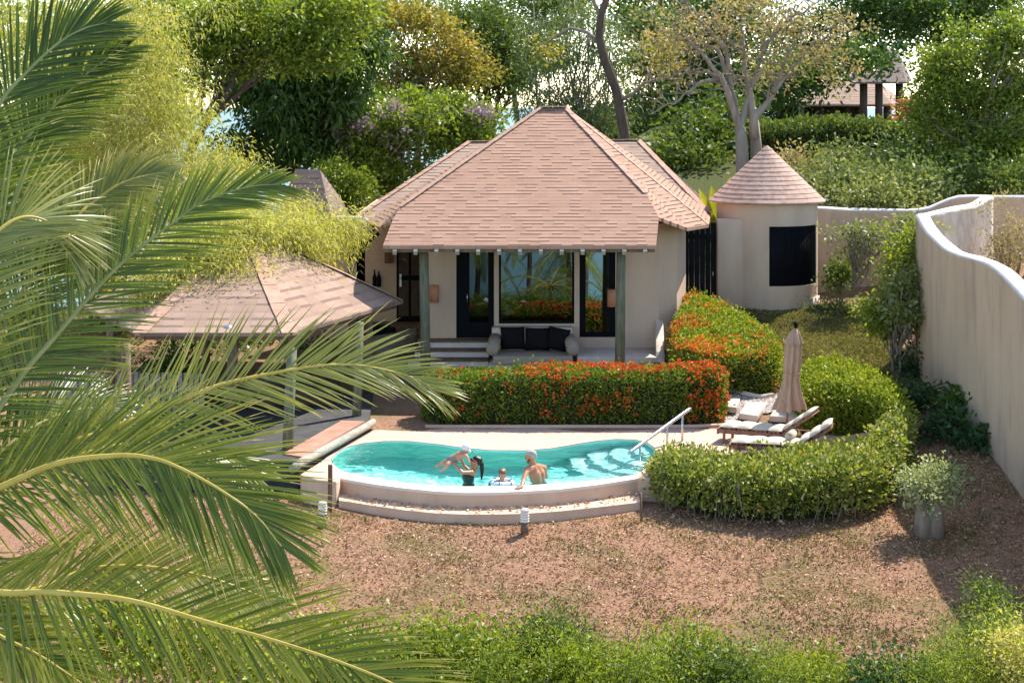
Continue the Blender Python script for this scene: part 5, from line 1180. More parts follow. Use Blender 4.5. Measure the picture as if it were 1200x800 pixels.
# ------------------------------------------------------------------ coconut palm
def spline(pts, n):
    P = [np.array(p, float) for p in pts]; P = [2*P[0]-P[1]]+P+[2*P[-1]-P[-2]]; out = []
    m = len(P)-3
    for i in range(n+1):
        s = i/n*m; k = min(int(s), m-1); t_ = s-k; a, b, c, d = P[k:k+4]
        out.append(.5*((2*b)+(-a+c)*t_+(2*a-5*b+4*c-d)*t_**2+(-a+3*b-3*c+d)*t_**3))
    return np.array(out)
M_rachis = mat_noise('palm_rachis', [(.3, (.46, .33, .055)), (.7, (.62, .47, .11))], scale=3, rough=.45, bump=0)
M_rachis_green = mat_noise('palm_rachis_green', [(.3, (.20, .22, .07)), (.7, (.36, .33, .13))], scale=3, rough=.45, bump=0)
def frond(pts, parent, Ll=1.0, n=75, normal=(0, -.35, .9), droop=.7, lift=.15, t0=.06, width=.027, r=.045, mat=None, leafmat=None, spread=1.0, tone=(0, 1), up_side=(1, 1)):
    """one pinnate frond along a 3-D midrib; leaflets in two rows, folded and drooping"""
    sp = spline(pts, 60); fr_ = thing_part('frond', parent)
    mb = MB(); mb.tube([Vector(p) for p in sp], [lerp(r, .007, (i/60)**.8) for i in range(61)], 8, squash=.7); mb.build('midrib', mat or M_rachis, fr_)
    vs = []; fs = []; tn = []; o = 0; Nn = np.array(normal, float); Nn /= np.linalg.norm(Nn)
    n = int(n*1.4)
    for i in range(n):
        t_ = t0+(1-t0)*(i+.5)/n
        for s in (1, -1):
            tt = np.clip(t_+rng.normal()*.003, 0, .998); f_ = tt*60; k = int(f_); p = sp[k]+(sp[k+1]-sp[k])*(f_-k); T = sp[min(k+2, 60)]-sp[max(k-1, 0)]; T /= np.linalg.norm(T)
            S = np.cross(T, Nn); S /= np.linalg.norm(S); U = np.cross(S, T)
            ang = math.radians(lerp(58, 17, tt**1.2))+rng.normal()*.045
            Lk = Ll*(.5+.5*min(1, tt/.22))*(1-.62*max(0, (tt-.55)/.45)**1.6)*(1+rng.normal()*.06)*(up_side[0] if s > 0 else up_side[1])
            d = math.cos(ang)*T+math.sin(ang)*(s*S*spread*math.cos(lift)+U*math.sin(lift)); d = d/np.linalg.norm(d)+rng.normal(size=3)*.03
            wn = np.cross(d, U); wn /= np.linalg.norm(wn)
            q = p.copy(); m = 6; g = droop*.62*(.6+.8*rng.random()); tw = rng.normal()*.25
            for j in range(m+1):
                u = j/m; wd = width*(.55+.45*min(1, u/.2))*(1-u**2.6)+.002
                w2 = wn*math.cos(tw*u)+U*math.sin(tw*u); nv = np.cross(w2, d)
                vs += [q-w2*wd*.5, q+nv*wd*.2*(1 if nv[2] > 0 else -1), q+w2*wd*.5]
                if j < m:
                    d = d+np.array([0, 0, -g*(.35+u)*1.0/m*1.25]); d /= np.linalg.norm(d); q = q+d*Lk/m
            if rng.random() < .03: vs = vs[:-(m+1)*3]; continue
            base_t = tone[0]+(tone[1]-tone[0])*(.08+.45*rng.random())
            brown = rng.random() < .3
            for j in range(m):
                for c_ in range(2):
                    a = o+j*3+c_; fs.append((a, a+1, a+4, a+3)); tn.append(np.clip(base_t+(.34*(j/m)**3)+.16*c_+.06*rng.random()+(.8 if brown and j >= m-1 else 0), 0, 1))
            o += (m+1)*3
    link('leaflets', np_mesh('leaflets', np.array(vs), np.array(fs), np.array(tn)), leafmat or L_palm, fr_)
    return fr_
def thing_part(name, parent):
    o = bpy.data.objects.new(name, None); o.empty_display_size = .2; COL.objects.link(o); o.parent = parent
    o.matrix_parent_inverse = Matrix.Translation(-parent.location); return o
L_palm_pale = mat_leaf('leaf_palm_pale', [(0, (.10, .15, .035)), (.5, (.32, .33, .08)), (1, (.60, .52, .27))], trans=.48, rough=.28, spec=.6)
crown_c = V(-95, 610, 16.3)
palm = thing('coconut_palm', 'large coconut palm with drooping fronds filling the left edge', 'palm', (crown_c.x-.5, crown_c.y+.3, gd(crown_c.x-.5, crown_c.y+.3)))
mb = MB(); pb = Vector(palm.location); mb.tube([pb-Vector((0, 0, .5)), pb+Vector((-.1, 0, .5)), pb.lerp(crown_c, .5)+Vector((-.25, 0, 0)), crown_c-Vector((.1, 0, .5)), crown_c], [.34, .24, .18, .16, .15], 14); mb.build('trunk', M_bark_pale, palm)
C0 = tuple(crown_c)
def fr(pxd, **kw): return frond([C0]+[tuple(V(*p)) for p in pxd], palm, **kw)
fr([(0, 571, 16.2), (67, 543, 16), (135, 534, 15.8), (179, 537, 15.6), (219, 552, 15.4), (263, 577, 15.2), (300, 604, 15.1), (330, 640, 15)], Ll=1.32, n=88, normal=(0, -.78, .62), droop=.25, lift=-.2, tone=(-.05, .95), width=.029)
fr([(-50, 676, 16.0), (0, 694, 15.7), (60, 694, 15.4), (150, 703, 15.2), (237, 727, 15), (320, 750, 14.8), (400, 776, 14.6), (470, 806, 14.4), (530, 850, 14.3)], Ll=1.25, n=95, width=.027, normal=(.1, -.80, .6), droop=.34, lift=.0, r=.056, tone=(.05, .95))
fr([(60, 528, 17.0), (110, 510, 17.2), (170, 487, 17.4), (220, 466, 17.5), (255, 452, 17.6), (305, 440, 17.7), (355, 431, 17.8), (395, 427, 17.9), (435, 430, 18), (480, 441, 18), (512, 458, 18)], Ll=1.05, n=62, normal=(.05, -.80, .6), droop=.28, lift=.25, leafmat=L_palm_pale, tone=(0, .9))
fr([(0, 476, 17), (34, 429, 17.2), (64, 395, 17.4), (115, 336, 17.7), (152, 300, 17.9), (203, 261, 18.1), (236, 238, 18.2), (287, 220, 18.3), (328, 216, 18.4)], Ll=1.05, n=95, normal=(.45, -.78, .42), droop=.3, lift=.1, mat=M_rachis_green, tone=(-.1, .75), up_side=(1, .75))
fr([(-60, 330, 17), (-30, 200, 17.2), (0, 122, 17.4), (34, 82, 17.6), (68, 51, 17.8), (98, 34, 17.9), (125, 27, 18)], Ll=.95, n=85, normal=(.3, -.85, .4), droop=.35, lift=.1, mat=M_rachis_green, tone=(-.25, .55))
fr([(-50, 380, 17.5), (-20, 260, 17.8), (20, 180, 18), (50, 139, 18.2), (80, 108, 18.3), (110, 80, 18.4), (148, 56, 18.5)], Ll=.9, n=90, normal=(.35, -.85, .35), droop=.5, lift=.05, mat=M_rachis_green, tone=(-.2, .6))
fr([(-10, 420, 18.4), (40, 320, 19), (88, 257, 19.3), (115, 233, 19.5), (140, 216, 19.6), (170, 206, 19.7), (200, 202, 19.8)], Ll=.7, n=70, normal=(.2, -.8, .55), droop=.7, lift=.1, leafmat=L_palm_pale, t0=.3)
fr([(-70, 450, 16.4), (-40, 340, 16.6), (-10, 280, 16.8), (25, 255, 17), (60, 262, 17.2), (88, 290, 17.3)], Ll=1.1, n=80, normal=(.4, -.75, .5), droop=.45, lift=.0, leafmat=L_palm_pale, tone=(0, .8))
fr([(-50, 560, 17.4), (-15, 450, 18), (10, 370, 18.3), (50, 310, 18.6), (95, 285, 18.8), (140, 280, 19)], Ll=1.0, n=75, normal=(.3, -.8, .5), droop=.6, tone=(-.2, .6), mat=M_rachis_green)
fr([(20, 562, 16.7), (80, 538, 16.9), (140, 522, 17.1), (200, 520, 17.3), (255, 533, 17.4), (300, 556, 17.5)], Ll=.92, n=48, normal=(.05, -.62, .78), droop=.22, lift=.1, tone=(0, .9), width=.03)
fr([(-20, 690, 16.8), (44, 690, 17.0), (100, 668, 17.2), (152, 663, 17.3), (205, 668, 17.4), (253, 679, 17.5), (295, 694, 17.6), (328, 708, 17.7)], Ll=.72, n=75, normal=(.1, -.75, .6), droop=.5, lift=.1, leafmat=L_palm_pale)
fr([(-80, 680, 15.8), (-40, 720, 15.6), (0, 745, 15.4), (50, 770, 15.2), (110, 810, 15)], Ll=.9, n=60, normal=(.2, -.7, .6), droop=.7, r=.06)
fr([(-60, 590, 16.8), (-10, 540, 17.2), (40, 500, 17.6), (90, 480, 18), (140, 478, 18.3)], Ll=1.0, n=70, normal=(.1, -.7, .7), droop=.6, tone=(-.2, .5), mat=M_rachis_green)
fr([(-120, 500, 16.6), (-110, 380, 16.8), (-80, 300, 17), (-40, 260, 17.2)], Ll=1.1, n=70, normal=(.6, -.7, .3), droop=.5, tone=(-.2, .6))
# dead hanging fronds below the crown
M_dead = mat_leaf('leaf_palm_dead', [(0, (.16, .11, .06)), (1, (.42, .30, .18))], trans=.2, rough=.8)
fr([(-60, 660, 16.4), (-20, 720, 16.6), (30, 760, 16.8), (70, 810, 17)], Ll=.7, n=45, normal=(.3, -.7, .5), droop=1.2, leafmat=M_dead, mat=M_wood_pale, r=.07)
fr([(-70, 650, 16.7), (-30, 690, 17.2), (20, 730, 17.6), (60, 790, 18)], Ll=.7, n=45, normal=(.1, -.7, .6), droop=1.2, leafmat=M_dead, mat=M_wood, r=.06)
# two palms down the slope below the viewer: the villa's panes mirror them
for (x, y, z, rz, lab) in ((2.0, 2.0, -1.6, .6, 'coconut palm on the slope mirrored in the villa window'),):
    pass

# ------------------------------------------------------------------ path, kerbs and slabs
def gpt(px, py, it=6):
    """the point of the ground seen at a pixel"""
    z = .3
    for _ in range(it):
        p = G(px, py, z); z = gd(p.x, p.y)
    return Vector((p.x, p.y, z))
gp = [(850, 496), (850, 457), (868, 463), (890, 469), (916, 461), (926, 440), (930, 415), (950, 412), (958, 430), (955, 470), (930, 484), (885, 488)]
q = [gpt(x, y) for x, y in gp]; gpoly = poly_np([(p.x, p.y) for p in q])
if polyarea([tuple(p) for p in gpoly]) < 0: gpoly = gpoly[::-1]
lo_, hi_ = gpoly.min(0), gpoly.max(0); GP = np.array([(x, y) for x in np.arange(lo_[0]-.2, hi_[0]+.2, .12) for y in np.arange(lo_[1]-.2, hi_[1]+.2, .12)])
nyy = len(np.arange(lo_[1]-.2, hi_[1]+.2, .12)); ii_ = np.array([(i, i+1, i+nyy+1, i+nyy) for i in range(len(GP)-nyy) if (i+1) % nyy]); kk_ = inside(gpoly, GP) | (edge_dist(gpoly, GP) < .1); ii_ = ii_[kk_[ii_].all(1)]
M_gravel = mat_noise('gravel', [(.3, (.10, .085, .075)), (.5, (.24, .20, .175)), (.7, (.42, .36, .31))], scale=28, detail=4, rough=.9, bump=.8, bscale=30, dist=.03)
tag(link('gravel_path', np_mesh('gravel_path', np.column_stack([GP, ground(GP[:, 0], GP[:, 1])+.045]), ii_[:, ::-1]), M_gravel), kind='structure')
PB = lo_+(hi_-lo_)*rng.random((9000, 2)); PB = PB[inside(gpoly, PB)]
off = np.array([(1, 0, 0), (0, 1, 0), (-1, 0, 0), (0, -1, 0), (0, 0, .7)])
rr = .018+.03*rng.random(len(PB)); ang = rng.random(len(PB))*6.28
C_ = np.column_stack([PB, ground(PB[:, 0], PB[:, 1])+.045])
ca, sa = np.cos(ang), np.sin(ang); vv_ = []
for o in off: vv_.append(C_+np.column_stack([(o[0]*ca-o[1]*sa)*rr*1.3, (o[0]*sa+o[1]*ca)*rr, o[2]*rr]))
vv_ = np.stack(vv_, 1).reshape(-1, 3); b5 = np.arange(len(PB))[:, None]*5
ft = np.concatenate([np.concatenate([b5+i, b5+(i+1) % 4, b5+4], 1) for i in range(4)])
M_pebble = mat_leaf('pebble', [(0, (.09, .08, .072)), (.5, (.25, .215, .19)), (1, (.50, .44, .39))], trans=0.0, rough=.8)
tag(link('gravel', np_mesh('gravel', vv_, ft, np.tile(rng.random(len(PB)), 4)), M_pebble), kind='stuff')
def slab(name, pxs, lift, label, mat, cat, group, thick=.14):
    pts = [gpt(x, y) for x, y in pxs]; zc = sum(p.z for p in pts)/len(pts)+lift
    pts = [G(x, y, zc) for x, y in pxs]; pl_ = [(p.x, p.y) for p in pts]
    if polyarea(pl_) < 0: pl_.reverse()
    mb = MB(); mb.prism(pl_, zc-thick, zc); o = mb.build(name, mat, bevel=.018); return tag(o, label, cat, group)
sg = 'pale slabs of the garden path'
slab('stepping_stone', [(851, 476), (851, 464), (868, 465), (863, 477)], .08, 'pale path slab touching the end of the flowering hedge', M_stone, 'stepping stone', sg)
slab('stepping_stone', [(866, 484), (876, 469), (899, 471), (888, 487)], .08, 'broad pale path slab lying in open gravel before the mounded hedge', M_stone, 'stepping stone', sg)
slab('stepping_stone', [(902, 487), (908, 477), (938, 478), (934, 489)], .08, 'pale path slab right behind the raised lounger back', M_stone, 'stepping stone', sg)
ss = 'garden path steps'
slab('garden_step', [(918, 474), (924, 466), (957, 465), (957, 475)], .13, 'lowest path step with a red edge, beside the parasol foot', M_stone, 'step', ss, .22)
slab('garden_step', [(930, 460), (934, 453), (957, 453), (957, 460)], .12, 'second path step from below, behind the parasol canopy', M_stone, 'step', ss, .2)
slab('garden_step', [(932, 449), (936, 443), (956, 443), (957, 449)], .12, 'third path step from below, behind the parasol canopy', M_stone, 'step', ss, .2)
slab('garden_step', [(934, 438), (938, 432), (955, 431), (957, 437)], .12, 'topmost path step, nearest the lawn kerb', M_stone, 'step', ss, .2)
def kerb(pxs, r, label, mat, lift=.05):
    pts = [gpt(x, y)+Vector((0, 0, lift)) for x, y in pxs]; mb = MB(); mb.tube(pts, r, 8); return tag(mb.build('kerb', mat), label, 'kerb')
kerb([(851, 458), (868, 463), (880, 467), (892, 469.5), (905, 467), (917, 459), (921, 448)], .085, 'pale rounded kerb at the foot of the mounded hedge', M_stucco_fair)
kerb([(926, 401), (936, 406), (947, 412.5), (956, 419), (963, 424)], .07, 'pale kerb between the path top and the small lawn', M_stucco_fair)
mb = MB(); mb.tube([(-2.0, 37.36, .03), (1, 37.34, .035), (3, 37.32, .035), (4.2, 37.36, .035), (5.1, 37.55, .035)], .05, 8); tag(mb.build('kerb', M_deck), 'thin pale kerb along the foot of the long red-flowered hedge', 'kerb')

# ------------------------------------------------------------------ bollard lamps, stakes, handrail
def bollard(px, py, label, h=.45):
    p = gpt(px, py); rt = thing('bollard_lamp', label, 'bollard lamp', tuple(p), 'small garden bollard lamps')
    mb = MB(); mb.lathe([(.075, -.05), (.075, h*.5)], p, 16); mb.build('post', M_wood, rt)
    hd = MB()
    for k in range(4): hd.lathe([(.082, h*.5+.005+k*.05), (.088, h*.5+.02+k*.05), (.07, h*.5+.045+k*.05)], p, 18)
    hd.build('lamp_head', M_plastic, rt)
    mb = MB(); mb.lathe([(.085, h*.5+.2), (.07, h*.5+.24), (.03, h*.5+.26)], p, 18); mb.build('cap', M_plastic, rt)
bollard(615, 629, 'white-headed bollard lamp on the lawn in front of the pool centre')
bollard(378, 619, 'white-headed bollard lamp at the left end of the pool wall', .48)
bollard(966, 446, 'white-headed bollard lamp behind the round clipped hedge', .5)
bollard(888, 377, 'white-headed bollard lamp at the foot of the round hut', .4)
b = gpt(387, 600); mb = MB(); mb.bar(b-Vector((0, 0, .2)), b+Vector((0, 0, .93)), .085, .085, Vector((0, 1, 0))); tag(mb.build('timber_post', M_wood, bevel=.008), 'square brown post at the left corner of the pool', 'post')
b = gpt(752, 611); mb = MB(); mb.tube([b-Vector((0, 0, .2)), b+Vector((-.02, 0, .55))], .025, 8); tag(mb.build('metal_stake', M_wood), 'thin rusty stake at the right corner of the pool wall', 'stake')
b = gpt(951, 402); mb = MB(); mb.tube([b, b+Vector((-.06, .02, .62))], .028, 8); tag(mb.build('white_stake', M_plastic), 'short white stake on the small upper lawn', 'stake')
hr_ = thing('handrail', 'steel handrail slanting down into the pool steps', 'handrail', (3.74, 35.9, 0))
ra1, rb1 = V(806, 480.5, 36.1), V(739, 529, 34.5)
mb = MB(); mb.tube([V(809, 479, 36.16), ra1, ra1.lerp(rb1, .3), ra1.lerp(rb1, .7), rb1, V(737, 531, 34.45)], .04, 10); mb.build('rail', M_steel, hr_)
for tt, zb in ((.10, -.02), (.37, -.02), (.84, -.8)):
    p = ra1.lerp(rb1, tt); mb = MB(); mb.tube([(p.x, p.y, zb), (p.x, p.y, p.z)], .026, 8); mb.build('post', M_steel, hr_)

# ------------------------------------------------------------------ loungers and parasol
def make_lounger(label):
    lo = thing('sun_lounger', label, 'sun lounger', (0, 0, 0), 'sun loungers by the pool')
    for s in (-1, 1):
        mb = MB(); mb.box(-.98, .98, s*.32-.02, s*.32+.02, .22, .31); mb.build('side_rail', M_teak, lo, bevel=.006, local=True)
        for x in (-.85, .75):
            mb = MB(); mb.box(x-.03, x+.03, s*.32-.055+(.02 if s < 0 else .045)-.01, s*.32-.02+(.02 if s < 0 else .045)-.01, 0, .29); mb.build('leg', M_teak, lo, bevel=.005, local=True)
    mb = MB(); mb.box(-1.02, -.982, -.34, .34, .2, .32); mb.build('foot_board', M_teak, lo, local=True)
    mb = MB(); [mb.box(-.96+i*.1, -.96+i*.1+.07, -.30, .30, .285, .305) for i in range(15)]; mb.build('slats', M_teak, lo, local=True)
    ba = math.radians(35); m = Matrix.Translation((.46, 0, .31)) @ Matrix.Rotation(-ba, 4, 'Y')
    bk_ = MB(); bk_.box(0, .78, -.33, -.28, -.02, .03, m); bk_.box(0, .78, .28, .33, -.02, .03, m); [bk_.box(.02+i*.1, .09+i*.1, -.28, .28, -.01, .015, m) for i in range(8)]; bk_.build('backrest', M_teak, lo, local=True)
    def pad(x0, x1, n, mm):
        # quilted cushion: soft segments with seams
        nx_, ny_ = n*8, 14; vs = []; fs = []
        for s in (1, -1):
            for i in range(nx_+1):
                for j in range(ny_+1):
                    u, v_ = i/nx_, j/ny_*2-1; seg_ = abs(math.sin(math.pi*u*n))**.4; e = (1-abs(v_)**6)**.5*(1-abs(u*2-1)**14)**.5
                    vs.append(mm @ Vector((lerp(x0, x1, u), v_*.31, .062+s*(.02+.042*seg_)*e)))
        k = (nx_+1)*(ny_+1)
        for s in range(2):
            for i in range(nx_):
                for j in range(ny_):
                    a = s*k+i*(ny_+1)+j; qd = (a, a+ny_+1, a+ny_+2, a+1); fs.append(qd if s == 0 else qd[::-1])
        mb = MB(); mb.add(vs, fs, True); return mb
    pad(-.97, .46, 4, Matrix.Translation((0, 0, .305))).build('seat_cushion', M_cream, lo, local=True)
    pad(.02, .84, 3, m @ Matrix.Translation((0, 0, .015))).build('back_cushion', M_cream, lo, local=True)
    return lo
la = make_lounger('red wood sun lounger with cream cushion, the one nearer the path'); la.location = (5.58, 35.62, .002); la.rotation_euler = (0, 0, math.radians(-24))
lb_ = copy_tree(la); lb_['label'] = 'sun lounger with cream cushion half hidden by the ragged hedge'; lb_.location = (5.62, 34.12, .002); lb_.rotation_euler = (0, 0, math.radians(-14))
# a rolled towel on the second lounger
mb = MB(); mb.tube([(5.78, 33.98, .50), (5.80, 34.0, .50), (5.95, 34.32, .50), (5.96, 34.35, .50)], [.05, .085, .085, .05], 14); tag(mb.build('rolled_towel', M_cream), 'rolled white towel lying on the half hidden lounger', 'towel')
pr = thing('parasol', 'closed taupe parasol on a thin brown pole beside the loungers', 'parasol', (6.13, 36.35, 0))
p0, p1 = Vector((6.13, 36.35, 0)), Vector((6.36, 36.35, 2.5))
ax = (p1-p0).normalized()
mb = MB(); mb.tube([p0, p1], .022, 10); mb.build('pole', M_teak, pr)
def folds(prof, n=72, k=8, seed=0.0):
    mb = MB(); vs = []; fs = []
    for (tt, r, am) in prof:
        c = p0.lerp(p1, tt)
        for i in range(n):
            a = 2*math.pi*i/n; rr_ = r*(1+am*math.cos(k*a+seed+tt*2.5)+am*.35*math.sin(3*a+seed*2+tt*5))
            vs.append(c+Vector((math.cos(a)*rr_, math.sin(a)*rr_, -.06*r*math.cos(k*a+seed))))
    for i in range(len(prof)-1):
        for j in range(n): fs.append((i*n+j, i*n+(j+1) % n, (i+1)*n+(j+1) % n, (i+1)*n+j))
    mb.add(vs, [f[::-1] for f in fs], True); return mb
folds([(.965, .03, 0), (.95, .06, .06), (.9, .11, .12), (.84, .15, .16), (.76, .165, .2), (.68, .165, .22), (.6, .155, .22), (.52, .15, .24), (.44, .18, .26), (.36, .23, .28), (.29, .285, .30), (.25, .30, .32)]).build('canopy', M_parasol, pr)
folds([(.975, .02, 0), (.955, .075, .05), (.92, .12, .12), (.87, .165, .18), (.835, .185, .22)], seed=1.1).build('vent_flap', M_parasol, pr)
mb = MB(); mb.lathe([(.02, 0), (.045, .02), (.03, .06), (.05, .09), (.03, .13), (.01, .15)], p1-Vector((0, 0, .06)), 14); mb.build('finial', M_black, pr)
mb = MB(); c = p0.lerp(p1, .58); mb.tube([c+Vector((math.cos(a)*.175, math.sin(a)*.175, .02*math.sin(a))) for a in np.linspace(0, 6.28, 25)], .014, 6); mb.build('tie_band', M_parasol, pr)
mb = MB(); mb.lathe([(.24, 0), (.24, .05), (.06, .08), (.03, .25)], p0+Vector((0, 0, .003)), 24); mb.build('base', M_stone, pr)

# ------------------------------------------------------------------ people in the pool
def mat_skin(name, c):
    return mat_noise(name, [(.3, tuple(x*.9 for x in c)), (.7, tuple(x*1.08 for x in c))], scale=9, rough=.42, bump=.05, bscale=70, dist=.003, spec=.45)
M_skin_a = mat_skin('skin_tan', (.42, .20, .115)); M_skin_b = mat_skin('skin_light', (.50, .26, .165)); M_skin_c = mat_skin('skin_child', (.50, .27, .18))
M_hair_dark = mat_plain('hair_dark', (.012, .009, .008), rough=.45); M_hair_grey = mat_plain('hair_grey', (.40, .37, .34), rough=.8); M_hair_brown = mat_plain('hair_brown', (.17, .09, .045), rough=.5)
M_eye = mat_plain('eye_dark', (.02, .015, .012), rough=.2); M_suit = mat_plain('swimsuit_dark', (.012, .03, .028), rough=.5); M_suit_blue = mat_plain('swimwear_blue', (.05, .11, .22), rough=.7)
M_cap = mat_plain('cap_white', (.78, .77, .80), rough=.9); M_ring = mat_plain('ring_vinyl', (.72, .78, .86), rough=.25); M_ring_b = mat_plain('ring_blue', (.05, .20, .50), rough=.25); M_babysuit = mat_plain('baby_trunks', (.22, .20, .18), rough=.8); M_lip = mat_plain('lip', (.36, .12, .10), rough=.5)
def capsule(bm, a, b, ra, rb, seg=14):
    a = Vector(a); b = Vector(b); d = b-a
    if d.length < 1e-4: d = Vector((0, 0, 1e-3))
    q = d.to_track_quat('Z', 'Y').to_matrix().to_4x4(); L = d.length; rings = []; prof = []
    for i in range(7): t = -math.pi/2+math.pi/2*i/6; prof.append((ra*math.cos(t), ra*math.sin(t)))
    for i in range(7): t = math.pi/2*i/6; prof.append((rb*math.cos(t), L+rb*math.sin(t)))
    m = Matrix.Translation(a) @ q
    for (r, z) in prof: rings.append([bm.verts.new(m @ Vector((max(r, 1e-4)*math.cos(2*math.pi*k/seg), max(r, 1e-4)*math.sin(2*math.pi*k/seg), z))) for k in range(seg)])
    for i in range(len(rings)-1):
        for k in range(seg): bm.faces.new((rings[i][k], rings[i][(k+1) % seg], rings[i+1][(k+1) % seg], rings[i+1][k]))
    bm.faces.new(rings[0][::-1]); bm.faces.new(rings[-1])
def fused(name, caps, mat, parent, voxel=.011, smooth=4):
    """overlapping tapered limbs fused into one continuous skin"""
    bm = bmesh.new()
    for c in caps: capsule(bm, *c)
    me = bpy.data.meshes.new(name); bm.to_mesh(me); bm.free()
    tmp = bpy.data.objects.new(name+'_src', me); COL.objects.link(tmp)
    r = tmp.modifiers.new('remesh', 'REMESH'); r.mode = 'VOXEL'; r.voxel_size = voxel
    s = tmp.modifiers.new('smooth', 'SMOOTH'); s.iterations = smooth; s.factor = .5
    dg = bpy.context.evaluated_depsgraph_get(); out = bpy.data.meshes.new_from_object(tmp.evaluated_get(dg))
    bpy.data.objects.remove(tmp); out.name = name
    out.materials.clear(); out.polygons.foreach_set('use_smooth', [True]*len(out.polygons))
    return link(name, out, mat, parent)
def head(caps, c, f, up, s=1.0):
    """skull, jaw, nose, ears: c centre, f facing, up"""
    c = Vector(c); f = Vector(f).normalized(); up = (Vector(up)-f*Vector(up).dot(f)).normalized(); l = up.cross(f)
    caps += [(c-f*.025*s+up*.025*s, c+f*.02*s+up*.03*s, .088*s, .08*s), (c+f*.035*s-up*.04*s, c+f*.045*s-up*.075*s, .062*s, .045*s),
             (c+f*.088*s+up*.01*s, c+f*.108*s-up*.022*s, .010*s, .016*s), (c+f*.085*s-up*.055*s, c+f*.088*s-up*.056*s, .02*s, .02*s)]
    for k in (1, -1): caps.append((c+l*.083*s*k+up*.012*s, c+l*.085*s*k-up*.02*s, .016*s, .012*s))
    return f, up, l
def eyes(root, c, f, up, l, s=1.0):
    for k in (1, -1):
        bm = bmesh.new(); bmesh.ops.create_uvsphere(bm, u_segments=10, v_segments=8, radius=.014*s); bmesh.ops.translate(bm, verts=bm.verts, vec=Vector(c)+f*.088*s+l*.033*s*k+up*.008*s)
        me = bpy.data.meshes.new('eye'); bm.to_mesh(me); bm.free(); link('eye', me, M_eye, root)
    mb = MB(); mm = Vector(c)+f*.104*s-up*.052*s; mb.tube([mm-l*.022*s-f*.008*s, mm, mm+l*.022*s-f*.008*s], [.003*s, .007*s, .003*s], 8); mb.build('mouth', M_lip, root)
def hand(caps, w_, d, nrm, side, s=1.0, curl=.5):
    """palm, four bent fingers of unequal length, a thumb from the side of the palm"""
    w_ = Vector(w_); d = Vector(d).normalized(); nrm = (Vector(nrm)-d*Vector(nrm).dot(d)).normalized(); l = d.cross(nrm)*side
    for k in (-1, -.33, .33, 1): caps.append((w_+l*.02*k*s, w_+d*.085*s+l*.032*k*s, .018*s, .013*s))
    for k, L in ((-1, .062), (-.33, .076), (.33, .082), (1, .072)):
        a = w_+d*.088*s+l*.036*k*s; b = a+(d-nrm*curl*.4).normalized()*L*.55*s; e = b+(d-nrm*curl*1.3).normalized()*L*.5*s
        caps += [(a, b, .0105*s, .0095*s), (b, e, .0095*s, .008*s)]
    a = w_+d*.03*s+l*.028*s; b = a+(d*.6+l*.8-nrm*.3).normalized()*.045*s; caps += [(a, b, .014*s, .0115*s), (b, b+(d*.9+l*.2-nrm*.4).normalized()*.035*s, .0115*s, .009*s)]
def hair_shell(name, c, f, up, l, s, mat, parent, back=.0, low=0.0):
    caps = [(Vector(c)-f*.035*s+up*.04*s, Vector(c)+f*.012*s+up*.047*s, .092*s, .08*s), (Vector(c)-f*.05*s+up*.02*s, Vector(c)-f*.045*s-up*low*s, .078*s, .06*s)]
    return fused(name, caps, mat, parent, .012*s, 3)
def body(caps, pel, ch, nk, sl, sr, s=1.0, wst=.115, chest=.13):
    pel, ch, nk, sl, sr = map(Vector, (pel, ch, nk, sl, sr)); ax_ = (sr-sl).normalized()
    for k in (-1, 1):
        caps += [(pel+ax_*.07*s*k, pel.lerp(ch, .5)+ax_*.05*s*k, .12*s, wst*s*.86), (pel.lerp(ch, .5)+ax_*.05*s*k, ch+ax_*.085*s*k, wst*s*.86, chest*s*.85)]
        caps.append((ch+ax_*.07*s*k, nk-(nk-ch)*.25+ax_*.06*s*k, chest*s*.8, .075*s))
    caps += [(nk-(nk-ch)*.12, sl, .068*s, .062*s), (nk-(nk-ch)*.12, sr, .068*s, .062*s), (nk-(nk-ch)*.2, nk+(nk-ch)*.25, .062*s, .054*s)]
def limbs3(caps, a, b, c, r):
    caps += [(a, b, r[0], r[1]), (b, Vector(b).lerp(Vector(c), .35), r[1], r[1]*1.05), (Vector(b).lerp(Vector(c), .35), c, r[1]*1.05, r[2])]
UP = Vector((0, 0, 1))
# man leaning on the pool edge, his back half turned to the viewer
man = thing('person', 'bare-chested man with cropped grey hair leaning on the pool edge', 'person', (.52, 32.3, -1.0))
caps = []; hc = V(621.8, 535, 32.15); fdir = Vector((-.93, .22, -.16)); f, u, l = head(caps, hc, fdir, UP, 1.04)
nk = V(625.5, 545, 32.22); ch = V(629, 555.5, 32.28); pel = V(632.5, 579, 32.38); sl = V(617.3, 550, 31.98); sr = V(637.5, 548, 32.52)
body(caps, pel, ch, nk, sl, sr, 1.05, .125, .14); caps.append((nk, hc-UP*.05-f*.02, .062, .058))
el_ = V(613.2, 563.5, 31.72); wr = Vector((el_.x-.03, 31.52, .045)); limbs3(caps, sl, el_, wr, (.058, .046, .032)); hand(caps, wr, (-.35, -.3, -.05), (0, 0, 1), 1, 1.05, .3)
er = V(640.5, 563, 32.72); wr2 = V(634, 577, 32.8); limbs3(caps, sr, er, wr2, (.058, .046, .032)); hand(caps, wr2, (-.6, .3, -.5), (0, .5, .8), -1, 1.05, .4)
for s in (-1, 1):
    hp = pel+Vector((.02*s, .11*s, -.05)); kn = hp+Vector((-.22, .03*s, -.33)); an = kn+Vector((.14, 0, -.34)); limbs3(caps, hp, kn, an, (.095, .062, .042)); caps.append((an+Vector((.03, 0, -.02)), an+Vector((-.16, 0, -.03)), .042, .032))
